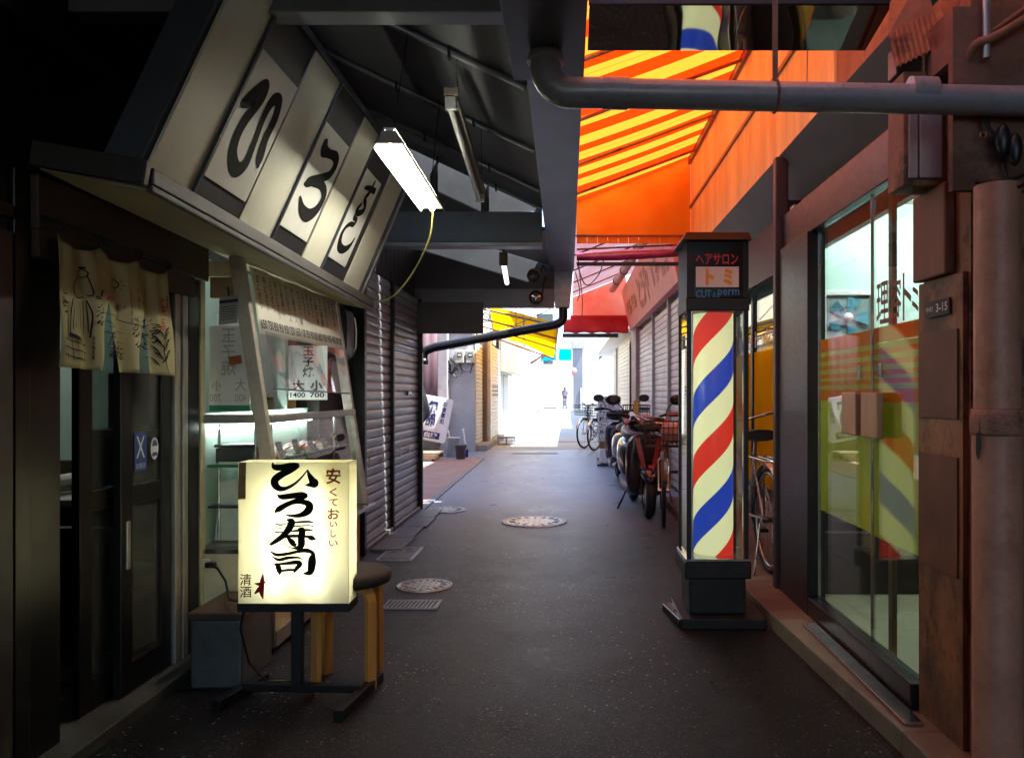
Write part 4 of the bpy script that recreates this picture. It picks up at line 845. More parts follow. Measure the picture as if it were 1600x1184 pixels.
box_part(bs, 'fascia_strip', mat('strip_wood', (.30, .17, .10), .6), (1.20, 1.214, 3.63, 7.86, 3.005, 3.035), (1.185, 1.214, 3.63, 7.86, 3.44, 3.50), bevel=.003)
box_part(bs, 'near_fascia', M['rust'], (1.225, 1.25, 2.86, 3.625, 2.545, 3.5), bevel=.003)
box_part(bs, 'soffit', M['dark_wood'], (1.242, 1.6, 2.79, 8.3, 2.60, 2.64))
box_part(bs, 'transom', M['dark_wood'], (1.42, 1.46, 2.79, 8.3, 2.0, 2.36))
b = MB(); b.hexa([(1.216, 2.79, 2.54), (1.216, 7.9, 2.54), (1.42, 7.9, 2.355), (1.42, 2.79, 2.355), (1.236, 2.79, 2.56), (1.236, 7.9, 2.56), (1.44, 7.9, 2.375), (1.44, 2.79, 2.375)]); b.build('sloping_soffit', mat('grey_soffit', (.16, .165, .14), .6, var=.35, scale=1.6), bs)
box_part(bs, 'lamp_strip', M['dark_wood'], (1.24, 1.27, 2.79, 4.5, 2.19, 2.20))
box_part(bs, 'door_head', M['alu_dark'], (1.218, 1.275, 2.79, 4.53, 1.995, 2.185), bevel=.004); box_part(bs, 'head_board', M['dark_wood'], (1.276, 1.418, 2.79, 4.53, 2.12, 2.16))
box_part(bs, 'post', M['alu_dark'], (1.20, 1.29, 3.985, 4.53, .07, 1.994), bevel=.004)
box_part(bs, 'corner_post', mat('brown_painted_post', (.035, .022, .018), .45, var=.35, scale=5, stretch=(2, 2, .5)), (1.185, 1.26, 4.54, 4.60, 0, 2.53), bevel=.006)
box_part(bs, 'door_rail', M['alu_dark'], (1.20, 1.275, 2.79, 3.98, .072, .165), bevel=.004)
box_part(bs, 'sill_strip', M['chrome'], (1.125, 1.19, 2.66, 3.82, .072, .083), bevel=.002)
# glass doors with film, lettering, pulls
def film(colr, tr=.6): return sheet('window_film', lambda t: t.ramp(t.noise(t.coord(), 2.2, 4), [(.3, mul(colr, .82)), (.65, colr)]), tr, .06)
green = film((.78, .76, .14)); orange = film((.96, .40, .02)); yellow = film((.95, .56, .015))
for (y0, y1, dx) in ((2.80, 3.25, 0), (3.255, 3.975, .012)):
    d = box_part(bs, 'glass_door', M['glass_front'], (GX + dx, GX + dx + .008, y0, y1, .167, 1.993))
    box_part(d, 'door_edge', M['chrome'], (GX + dx - .002, GX + dx + .010, y1 + .0005, y1 + .0045, .167, 1.993) if dx == 0 else (GX + dx - .002, GX + dx + .010, y1 + .0005, y1 + .009, .167, 1.993))
    xf = GX + dx + .0095
    bands = [(1.446, 1.384), (1.360, 1.337), (1.316, 1.295), (1.274, 1.254), (1.240, 1.220), (1.20, 1.146)]
    b = MB()
    for z1, z0 in bands: b.box(xf, xf + .0015, y0 + .004, y1 - .004, z0, z1)
    b.build('orange_film', orange, d)
    b = MB()
    tops = [1.383] + [q[1] for q in bands[1:-1]]; bots = [q[0] for q in bands[1:]]
    for z1, z0 in zip(tops, bots): b.box(xf, xf + .0015, y0 + .004, y1 - .004, z0 + .0005, z1 - .0005)
    b.box(xf, xf + .0015, y0 + .004, y1 - .004, .602, 1.1455); b.build('green_film', green, d)
    py0 = 3.07 if dx == 0 else 3.33
    pull = box_part(d, 'pull', mat('pale_wood_pull', (.42, .26, .16), .45, var=.25, scale=4, stretch=(4, 4, 1)), (GX + dx - .05, GX + dx - .022, py0, py0 + .17, 1.005, 1.185), bevel=.006)
    box_part(pull, 'fixing', M['chrome'], (GX + dx - .021, GX + dx - .001, py0 + .07, py0 + .10, 1.03, 1.06), (GX + dx - .021, GX + dx - .001, py0 + .07, py0 + .10, 1.13, 1.16))
    box_part(d, 'lock', M['chrome'], (GX + dx - .012, GX + dx - .001, py0 + .06, py0 + .085, 1.245, 1.30), bevel=.002)
    if dx == 0:
        b = MB(); wf = plane((GX - .001, 3.25, 1.42), (0, -1, 0), (0, 0, 1), .0005)
        for ch, a0, a1, z0, z1 in (('理', .055, .175, .035, .20), ('容', .185, .295, .045, .20), ('ト', .305, .38, .03, .205), ('ミ', .385, .44, .05, .19)): write(b, ch, wf, a0, a1, z0, z1, .012)
        b.build('brown_lettering', mat('brown_letter_film', (.20, .065, .03), .5), d)
# window beyond the corner post
wd = box_part(bs, 'window', M['glass_front'], (1.55, 1.558, 4.91, 8.29, .45, 2.095))
box_part(wd, 'yellow_film', yellow, (1.5455, 1.5475, 4.92, 8.28, .45, 1.52))
box_part(wd, 'frame', M['alu_dark'], (1.53, 1.58, 4.91, 8.29, .36, .449), (1.53, 1.58, 6.6, 6.65, .45, 2.095))
box_part(bs, 'stall_riser', M['concrete'], (1.52, 1.60, 4.91, 8.29, 0, .359))
b = MB(); wf = plane((1.549, 7.2, 1.55), (0, -1, 0), (0, 0, 1), .001)
write(b, '■カット・シャンプー', wf, 0, 1.9, 0, .15, .02); b.build('white_lettering', M['white'], wd)
# room behind the glass
box_part(bs, 'interior_wall', M['mint'], (1.34, 4.4, 4.72, 4.80, .08, 2.30), (4.4, 4.5, 1.0, 4.8, .08, 2.3))
box_part(bs, 'interior_ceiling', M['ceil_white'], (1.465, 4.5, .9, 4.81, 2.302, 2.38)); box_part(bs, 'interior_floor', M['lino'], (1.285, 4.5, .9, 4.8, .0, .085))
box_part(bs, 'partition', M['mint'], (1.80, 4.5, .9, 1.0, .08, 2.3), (1.80, 1.86, 1.0, 2.40, .08, 2.3))
box_part(bs, 'window_backing', M['mint'], (2.9, 3.0, 4.91, 8.29, 0, 2.45), (1.7, 2.9, 4.91, 8.29, 2.46, 2.5))
box_part(bs, 'inner_stile', mat('brown_stile', (.22, .13, .07), .5), (1.345, 1.365, 3.30, 3.34, .086, 2.30))
t = thing('shop_lamp', 'lit fluorescent ceiling lamp seen through the glass doors of the barber shop', 'lamp', (2.4, 4.25, 2.3))
box_part(t, 'batten', M['white'], (1.44, 2.6, 4.19, 4.33, 2.27, 2.30)); b = MB(); b.cyl((1.46, 4.22, 2.245), (2.58, 4.22, 2.245), .018).cyl((1.46, 4.30, 2.245), (2.58, 4.30, 2.245), .018); b.build('tube', M['tube_cool'], t)
t = thing('shop_lamp', 'added out-of-sight ceiling tube that lights the yellow film window past the corner post', 'lamp', (2.2, 6.4, 2.4))  # unseen lamp, added to light the yellow film from behind
box_part(t, 'batten', M['white'], (1.9, 2.0, 5.6, 7.4, 2.42, 2.455)); MB().cyl((1.95, 5.65, 2.39), (1.95, 7.35, 2.39), .018).build('tube', M['tube_cool'], t)
t = thing('ventilation_fan', 'white ventilation fan with pale blue blades on the mint wall of the barber shop', 'fan', (1.63, 4.7, 1.65))
fx, fz = 1.655, 1.63
b = MB(); b.box(fx - .16, fx + .16, 4.69, 4.718, fz + .13, fz + .16).box(fx - .16, fx + .16, 4.69, 4.718, fz - .16, fz - .13).box(fx - .16, fx - .13, 4.69, 4.718, fz - .13, fz + .13).box(fx + .13, fx + .16, 4.69, 4.718, fz - .13, fz + .13); b.build('frame', M['white'], t, bevel=.004)
MB().box(fx - .13, fx + .13, 4.71, 4.717, fz - .13, fz + .13).build('back_plate', mat('fan_back', (.30, .38, .38), .5), t)
bl = mat('blue_blades', (.10, .30, .40), .3)
for i in range(5):
    a = i * 2 * math.pi / 5; b = MB(); d = Vector((math.cos(a), 0, math.sin(a))); e = Vector((-d.z, 0, d.x)); c = Vector((fx, 4.695, fz))
    b.slab(c + d * .025 - e * .015, c + d * .115 - e * .045 + Vector((0, -.008, 0)), c + d * .12 + e * .035 + Vector((0, .008, 0)), c + d * .025 + e * .015, (0, .003, 0)); b.build('blade', bl, t)
MB().lathe((fx, 4.70, fz), [(.0, -.02), (.026, -.015), (.03, .01)], 18, 'Y').build('hub', M['white'], t)
t = thing('cabinet', 'low brown cabinet in the dark at the back of the barber shop', 'cabinet', (1.65, 4.5, .085))
box_part(t, 'body', M['brown_wood'], (1.36, 1.95, 4.35, 4.70, .086, .40), bevel=.005); box_part(t, 'top', M['dark_wood'], (1.35, 1.97, 4.33, 4.71, .401, .425), bevel=.004); box_part(t, 'stacked_books', M['alu_dark'], (1.4, 1.75, 4.4, 4.66, .426, .52), bevel=.006); box_part(t, 'drawer_front', M['dark_wood'], (1.40, 1.64, 4.343, 4.349, .16, .36), (1.67, 1.91, 4.343, 4.349, .16, .36), bevel=.003)
t = thing('waiting_bench', 'dark bench with a backrest behind the door of the barber shop', 'bench', (2.3, 4.2, .085))
box_part(t, 'seat', M['black_plastic'], (2.02, 3.2, 4.1, 4.65, .38, .5), bevel=.02); box_part(t, 'backrest', M['black_plastic'], (2.02, 3.2, 4.6, 4.7, .51, .9), bevel=.02); box_part(t, 'base', M['dark_wood'], (2.06, 3.16, 4.15, 4.6, .086, .379))
# ---------------------------------------------------------------- pillar with pipes, meters and cables
pil = thing('pillar', 'brown rusty pillar of patched boards at the right edge beside the glass door', 'pillar', (1.4, 2.6, 0))
box_part(pil, 'core', M['rust'], (1.245, 1.62, 2.46, 2.785, 0, 2.50))
def patched():
    q = NT('patched_rusty_paint'); v = q.coord((1, 1, .8)); n = q.noise(v, 2.6, 9, .65); n2 = q.noise(v, 14, 6, .7); z = q.sep(v)[2]
    c = q.ramp(n, [(.32, (.05, .022, .012)), (.44, (.14, .065, .032)), (.55, (.31, .135, .06)), (.68, (.38, .185, .095))])
    c = q.mix(q.ramp(n2, [(.50, (0, 0, 0)), (.66, (.8, .8, .8))]), c, (.04, .02, .012))
    q.link(c, q.p.inputs['Base Color']); q.link(q.math('MULTIPLY_ADD', n2, .4, .35), q.p.inputs['Roughness']); q.bump(q.math('ADD', n, n2), .5, .008); return q.m
pm = patched()
box_part(pil, 'face_sheet', pm, (1.228, 1.244, 2.475, 2.785, .02, 1.56))
for z0, z1, y0 in ((1.10, 1.385, 2.50), (.60, .98, 2.50)): box_part(pil, 'screwed_patch', mat('dark_patch', (.17, .065, .032), .55, var=.5, scale=5, bump=.3), (1.222, 1.2275, y0, 2.775, z0, z1), bevel=.001)
box_part(pil, 'dark_board', mat('red_brown_board', (.20, .08, .04), .55, var=.4, scale=5, stretch=(4, 4, .6)), (1.205, 1.243, 2.55, 2.785, 1.565, 1.86), bevel=.006)
box_part(pil, 'upper_panel', mat('stained_salmon_plaster', (.26, .13, .09), .75, var=.45, scale=4, bump=.4, spots=(.12, .05, .03)), (1.175, 1.62, 2.43, 2.458, 1.80, 2.36), (1.175, 1.244, 2.459, 2.6, 2.2, 2.36))
t = thing('address_plate', 'small black address plate reading 3-15 on the pillar', 'address plate', (1.22, 2.62, 1.47))
b = MB().box(1.219, 1.2255, 2.545, 2.72, 1.435, 1.49); b.build('plate', M['black_plastic'], t, bevel=.001)
b = MB(); wf = plane((1.2185, 2.72, 1.435), (0, -1, 0), (0, 0, 1), .0006); write(b, '3-15', wf, .085, .165, .014, .042, .02); write(b, '中町', wf, .012, .065, .018, .036, .0); b.build('plate_writing', M['white'], t)
rp = thing('rain_pipe', 'fat salmon painted rain pipe with a broken joint at the right edge', 'pipe', (1.235, 2.3, 0))
MB().tube([(1.24, 2.3, -.02), (1.24, 2.3, 1.135)], .066, 28).build('lower_pipe', M['salmon'], rp); MB().tube([(1.24, 2.3, 1.13), (1.24, 2.3, 1.78)], .0615, 28).build('upper_pipe', M['salmon'], rp)
b = MB().lathe((1.24, 2.3, 1.06), [(.067, 0), (.071, .01), (.072, .06), (.068, .075), (.062, .078)], 28); b.build('broken_socket', mat('broken_socket', (.44, .20, .13), .7, var=.5, scale=16, bump=.8, spots=(.12, .06, .04)), rp)
b = MB().tube([(1.24, 2.3, 1.132), (1.24, 2.3, 1.137)], .0665, 28); b.build('joint_gap', M['rubber'], rp)
b = MB(); b.prism([(1.1735, 2.285, 1.125), (1.1755, 2.272, 1.12), (1.1770, 2.268, 1.03), (1.1745, 2.279, .99), (1.1730, 2.288, 1.01)], (-.0012, -.0005, 0)); b.build('crack', M['rubber'], rp)
b = MB().ring((1.335, 2.26, .37), .035, .008, 'X', 20, 8); tag(b.build('hook', M['chrome']), 'small chrome hook on the wall beside the fat rain pipe', 'hook')
t = thing('breaker_box', 'grey double breaker box on the pillar just below the grey pipe', 'electric box', (1.17, 2.62, 2.0))
box_part(t, 'body', M['rust'], (1.105, 1.244, 2.62, 2.75, 1.865, 2.24), bevel=.004); box_part(t, 'cover', M['grey_box'], (1.118, 1.148, 2.606, 2.619, 1.885, 2.22), (1.152, 1.226, 2.604, 2.619, 1.885, 2.22), bevel=.004)
t = thing('electric_meter', 'clear fronted electric meter just above the grey pipe', 'electric meter', (1.13, 2.64, 2.25))
box_part(t, 'back', M['black_plastic'], (1.10, 1.185, 2.66, 2.74, 2.245, 2.35), bevel=.006); b = MB().loft([((1.142, 2.61, 2.297), .036, .045, .5), ((1.142, 2.658, 2.297), .04, .05, .5)], 20); b.build('clear_cover', M['glass'], t)
b = MB().box(1.12, 1.165, 2.645, 2.655, 2.29, 2.325); b.build('dial', M['grey_box'], t)
t = thing('conduit_box', 'small grey lilac junction box between the meter and the upright conduit', 'electric box', (1.21, 2.6, 2.27)); box_part(t, 'body', M['grey_box'], (1.19, 1.24, 2.60, 2.66, 2.22, 2.36), bevel=.004); box_part(t, 'lid', M['grey_box'], (1.193, 1.237, 2.594, 2.599, 2.225, 2.355), bevel=.003)
b = MB().tube([(1.262, 2.40, 2.19), (1.262, 2.40, 2.42)], .011, 10); tag(b.build('upright_conduit', M['alu']), 'short upright metal conduit on the salmon plaster', 'conduit')
t = thing('corrugated_hood', 'tilted corrugated metal hood above the meters', 'hood', (1.13, 2.62, 2.4))
c0, u_, v_ = W(1400, 108, 2.58), W(1473, 72, 2.58) - W(1400, 108, 2.58), W(1388, 55, 2.66) - W(1400, 108, 2.58)
b = MB(); k = 9; vs = []
for i in range(k * 4 + 1):
    f = i / (k * 4); o = .008 * (0, 1, 1, 0)[i % 4]; p = c0 + u_ * f; n = u_.cross(v_).normalized() * o; vs += [p + n, p + v_ + n]
b.add(vs, [(2 * i, 2 * i + 1, 2 * i + 3, 2 * i + 2) for i in range(k * 4)]); b.build('corrugated_sheet', M['rust'], t, solid=.003)
b = MB(); b.slab(c0 + v_, c0 + v_ + u_, c0 + v_ + u_ + Vector((-.01, .05, .17)), c0 + v_ + Vector((.04, .08, .17)), (0, .004, .004)); b.build('upper_sheet', M['rust'], t)
b = MB(); b.slab(c0 + u_ + Vector((.004, 0, 0)), c0 + u_ + v_ + Vector((.004, 0, 0)), c0 + u_ + v_ + Vector((.12, .02, .16)), c0 + u_ + Vector((.15, .0, .0)), (0, .005, 0)); b.build('side_sheet', M['rust'], t)
def cable(label, pts, r=.008, m_='dark_iron', name='cable'):
    return tag(MB().tube([Vector(q) for q in smooth_path([tuple(p) for p in pts], 6)], r, 8).build(name, M[m_]), label, 'cable')
cable('thick brown conduit bending from the far right wall to the pillar', [(1.55, 2.36, 2.40), (1.44, 2.37, 2.34), (1.33, 2.38, 2.275), (1.27, 2.39, 2.245), (1.235, 2.41, 2.235), (1.225, 2.44, 2.20)], .014, 'rust')
cable('thin conduit running above the thick brown one at the top right', [(1.56, 2.37, 2.47), (1.42, 2.40, 2.37), (1.30, 2.41, 2.285), (1.26, 2.42, 2.265)], .008, 'rust')
cable('grey cable looping down below the pipe over the rain pipe top', [(1.40, 2.28, 2.04), (1.40, 2.27, 1.94), (1.36, 2.27, 1.86), (1.29, 2.27, 1.80), (1.24, 2.28, 1.79), (1.20, 2.34, 1.80)], .007, 'alu_dark')
cable('short dark cable hanging in a loop beside the rain pipe', [(1.33, 2.26, 1.93), (1.315, 2.26, 1.82), (1.28, 2.25, 1.765), (1.245, 2.25, 1.78), (1.235, 2.26, 1.83)], .005)
b = MB(); b.ball((1.29, 2.36, 1.93), .022, .02, .05).ball((1.32, 2.35, 1.90), .02, .02, .05); b.tube([(1.25, 2.4, 2.02), (1.26, 2.38, 1.97), (1.29, 2.36, 1.93), (1.31, 2.35, 1.88)], .006); tag(b.build('cable_clamp', M['black_plastic']), 'black clamped cable joint under the grey pipe by the pillar', 'cable clamp')
tag(MB().ring((1.245, 2.385, 1.955), .009, .0025, 'Y', 16, 6).build('copper_ring', mat('copper_wire', (.55, .22, .08), .4, .8)), 'tiny copper wire ring beside the black cable joint', 'wire')
# dark mirror panel at the top
t = thing('mirror_panel', 'wavy black mirror panel overhead that reflects the striped pole', 'panel', (.6, 2.9, 2.48))
def mirror():
    q = NT('wavy_black_mirror'); q.p.inputs['Base Color'].default_value = (.62, .62, .62, 1); q.p.inputs['Metallic'].default_value = 1; q.p.inputs['Roughness'].default_value = .03
    q.bump(q.noise(q.coord((1, .6, 1)), 3.2, 1, .4), .16, .06); return q.m
b = MB().slab((.075, 2.745, 2.522), (1.12, 2.745, 2.522), (1.12, 3.0, 2.471), (.075, 3.0, 2.471), (0, .003, .012)); b.build('mirror_sheet', mirror(), t)
box_part(t, 'edge_rail', M['dark_iron'], (.072, 1.12, 2.728, 2.743, 2.515, 2.54)); b = MB()
for x in (.1, 1.08): b.cyl((x, 2.85, 2.51), (x, 2.85, 2.64), .008, 8)
b.build('hanger', M['dark_iron'], t)
tag(MB().tube(wire((.905, 3.0, 2.62), (.885, 2.95, 2.25), n=4), .0022, 5).build('thin_wire', M['alu']), 'thin bright wire hanging in front of the orange fascia', 'wire')
# ---------------------------------------------------------------- orange striped awning
def stripes(t):
    y = t.sep(t.coord())[1]
    f = t.math('FRACT', t.math('DIVIDE', t.math('ADD', y, .03), .405))
    yel, org = (.60, .155, .011), (.60, .018, .0008)
    c = t.mix(t.math('GREATER_THAN', f, .52), yel, org)
    f2 = t.math('FRACT', t.math('DIVIDE', t.math('ADD', y, .03), .81)); ln = t.math('LESS_THAN', t.math('ABSOLUTE', t.math('SUBTRACT', f2, .13)), .006)
    c = t.mix(ln, c, (.25, .07, .005))
    return t.mix(t.math('MULTIPLY', t.noise(t.coord(), 3, 5), .25), c, mul_c(t, c))
def mul_c(t, c): return t.mix(.4, c, (.3, .02, .0))
aw = thing('striped_awning', 'orange and yellow striped cloth awning glowing with daylight', 'awning', (.6, 5.5, 3.2))
def AZ(x): return 3.05 + .37 * x
b = MB().grid(lambda u, v: Vector((.085 + 1.13 * u, 1.9 + 5.96 * v, AZ(.085 + 1.13 * u) - .012 * math.sin(v * math.pi * 8) ** 2 - .01 * math.sin(u * math.pi))), 10, 60); b.build('canopy', sheet('striped_awning_cloth', stripes, .75), aw)
orc = sheet('orange_awning_cloth', lambda t: t.ramp(t.noise(t.coord(), 3, 6), [(.3, (.93, .36, .05)), (.7, (.98, .48, .10))]), .85)
b = MB().prism([(.085, 7.855, 2.72), (1.212, 7.855, 2.72), (1.212, 7.855, AZ(1.21) + .015), (.085, 7.855, AZ(.085) + .015)], (0, .002, 0)); b.build('end_cloth', orc, aw)
for y in (2.5, 3.5, 4.46, 5.43, 6.5, 7.45): MB().cyl((.085, y, AZ(.085) - .035), (1.21, y, AZ(1.21) - .035), .013, 10).build('frame_bar', M['rust'], aw)
b = MB()
for i in range(11): x = .09 + i * .102; b.quad((x, 7.84, 2.725), (x + .098, 7.84, 2.725), (x + .098, 7.835, 2.655), (x, 7.835, 2.655))
b.build('valance', orc, aw, solid=.002)
MB().tube([(.09, 7.84, 2.735), (1.21, 7.84, 2.735)], .011, 8).build('front_bar', M['rust'], aw)
t = thing('rolled_blind', 'rolled magenta and red awning cloth under the end of the striped awning', 'blind', (.6, 8.0, 2.56))
MB().tube([(.09, 7.98, 2.55), (.5, 7.97, 2.565), (1.18, 7.98, 2.60)], [.04, .055, .045], 16).build('roll', sheet('magenta_cloth', lambda t: t.ramp(t.noise(t.coord((2, 9, 9)), 4, 5), [(.35, (.35, .015, .06)), (.6, (.60, .05, .25))]), .25, gloss=.15, rough=.3), t)
box_part(t, 'steel_bar', M['alu_dark'], (.09, 1.22, 7.93, 7.97, 2.455, 2.49), bevel=.003); MB().tube([(.09, 7.90, 2.61), (1.2, 7.90, 2.66)], .01, 8).build('rope', M['rust'], t)
#PART5
# ---------------------------------------------------------------- barber pole
bp = thing('barber_pole', 'tall black barber pole lantern with red, blue and cream spiral stripes', 'barber pole', (.765, 4.2, 0))
x0, x1, y0, y1 = .607, .921, 4.05, 4.37
bk = mat('black_painted_steel', (.007, .0065, .0065), .42, var=.5, scale=9, bump=.12, spec=.35, spots=(.020, .014, .011))
b = MB(); b.box(x0 - .04, x1 + .075, y0 - .07, y1 + .04, 0, .055); b.build('foot', bk, bp, bevel=.006)
box_part(bp, 'lower_body', bk, (x0 + .015, x1 - .01, y0 + .02, y1 - .02, .056, .238), bevel=.005)
box_part(bp, 'plinth', bk, (x0 - .012, x1 + .012, y0 - .012, y1 + .012, .239, .325), bevel=.008); box_part(bp, 'plinth_trim', M['chrome'], (x0 - .008, x1 + .008, y0 - .008, y1 + .008, .3255, .341), bevel=.004)
b = MB()
for x in (x0, x1 - .022):
    for y in (y0, y1 - .022): b.box(x, x + .022, y, y + .022, .342, 1.60)
b.build('corner_frame', bk, bp, bevel=.003)
box_part(bp, 'inner_edge', M['chrome'], (x0 + .0225, x0 + .028, y0 + .006, y0 + .02, .342, 1.6), (x1 - .028, x1 - .0225, y0 + .006, y0 + .02, .342, 1.6), (x0 + .004, x0 + .018, y0 + .0225, y0 + .028, .342, 1.6))
box_part(bp, 'glass', M['glass_front'], (x0 + .03, x1 - .03, y0 + .008, y0 + .011, .342, 1.6), (x0 + .008, x0 + .011, y0 + .03, y1 - .03, .342, 1.6), (x1 - .011, x1 - .008, y0 + .03, y1 - .03, .342, 1.6))
box_part(bp, 'back_panel', M['alu'], (x0 + .025, x1 - .025, y1 - .014, y1 - .008, .342, 1.6))
def pole_mat():
    t = NT('barber_stripes'); s = t.sep(t.coord()); cx_, cy_ = 0.0, 0.0
    ang = t.math('ARCTAN2', t.math('SUBTRACT', s[1], POLE[1] - 4.2), t.math('SUBTRACT', s[0], POLE[0] - .765))
    ph = t.math('FRACT', t.math('ADD', t.math('SUBTRACT', t.math('DIVIDE', s[2], .65), t.math('DIVIDE', ang, 2 * math.pi)), .462))
    x = t.add('ShaderNodeValToRGB'); x.color_ramp.interpolation = 'CONSTANT'; e = x.color_ramp.elements
    while len(e) < 4: e.new(.5)
    for el, p, c in zip(e, (0, .25, .5, .75), ((.72, .03, .015), (.88, .84, .46), (.015, .05, .42), (.88, .84, .46))): el.position = p; el.color = (*c, 1)
    t.link(ph, x.inputs[0]); t.link(x.outputs[0], t.p.inputs['Base Color']); t.link(x.outputs[0], t.p.inputs['Emission Color']); t.p.inputs['Emission Strength'].default_value = .17
    t.p.inputs['Roughness'].default_value = .35; return t.m
POLE = (.768, 4.205)
MB().lathe((*POLE, 0), [(.104, .345), (.104, 1.598)], 64).build('striped_cylinder', pole_mat(), bp)
box_part(bp, 'band', bk, (x0 - .004, x1 + .004, y0 - .004, y1 + .004, 1.601, 1.665), bevel=.005)
box_part(bp, 'lantern', bk, (x0, x1, y0, y1, 1.666, 1.955), bevel=.004)
b = MB().hexa([(x0 - .03, y0 - .03, 1.956), (x1 + .012, y0 - .03, 1.956), (x1 + .012, y1 + .02, 1.956), (x0 - .03, y1 + .02, 1.956), (x0 - .005, y0 - .01, 2.0), (x1, y0 - .01, 2.0), (x1, y1, 2.0), (x0 - .005, y1, 2.0)]); b.build('cap', bk, bp, bevel=.004)
pn = box_part(bp, 'sign_panel', flat('black_acrylic', (.006, .006, .007), .15), (x0 + .035, x1 - .03, y0 - .004, y0 - .0005, 1.675, 1.945))
sf = plane((0, y0 - .0045, 0), (1, 0, 0), (0, 0, 1), .0008)
def sp(px, py): p = W(px, py, y0); return p.x, p.z
def sr(b, s, xa, xb_, ya, yb, bold=0): write(b, s, sf, sp(xa, 0)[0], sp(xb_, 0)[0], sp(0, yb)[1], sp(0, ya)[1], bold)
b = MB(); sr(b, 'ヘアサロン', 1087, 1153, 396, 414, .02); b.build('red_lettering', flat('red_letter', (.45, .02, .03)), pn)
pl_ = MB(); p0, p1 = sp(1087, 449), sp(1154, 417); pl_.slab((p0[0], y0 - .0065, p0[1]), (p1[0], y0 - .0065, p0[1]), (p1[0], y0 - .0065, p1[1]), (p0[0], y0 - .0065, p1[1]), (0, .0018, 0)); wp = pl_.build('white_plate', M['white'], pn)
b = MB(); sf = plane((0, y0 - .0067, 0), (1, 0, 0), (0, 0, 1), .0006); sr(b, 'ト', 1102, 1116, 420, 446, .06); b.build('orange_lettering', flat('amber_letter', (.75, .33, .02)), wp); b = MB(); sr(b, 'ミ', 1130, 1144, 420, 446, .06); b.build('orange_lettering', flat('amber_letter', (.75, .33, .02)), wp)
sf = plane((0, y0 - .0045, 0), (1, 0, 0), (0, 0, 1), .0008)
b = MB(); sr(b, 'CUT', 1087, 1111, 453, 466, .03); sr(b, '&', 1113, 1119, 457, 465); sr(b, 'perm', 1121, 1155, 452, 466, .02); b.build('blue_lettering', flat('blue_letter', (.04, .20, .42)), pn)
t = thing('foot_plate', 'pale metal plate with a slot lying against the foot of the barber pole', 'metal plate', (.57, 4.2, 0))
c4 = [(.515, 4.33), (.575, 4.36), (.63, 4.06), (.562, 4.02)]
b = MB(); b.hexa([(x, y, .03) for x, y in c4] + [(x, y, .042) for x, y in c4]); b.build('plate', M['chrome'], t, bevel=.002)
b = MB(); b.box(.555, .605, 4.175, 4.19, .0425, .045); b.build('slot', M['dark_iron'], t); b = MB(); b.hexa([(x * .99 + .006, y, 0) for x, y in c4] + [(x * .99 + .006, y, .0295) for x, y in c4]); b.build('block', M['rubber'], t)
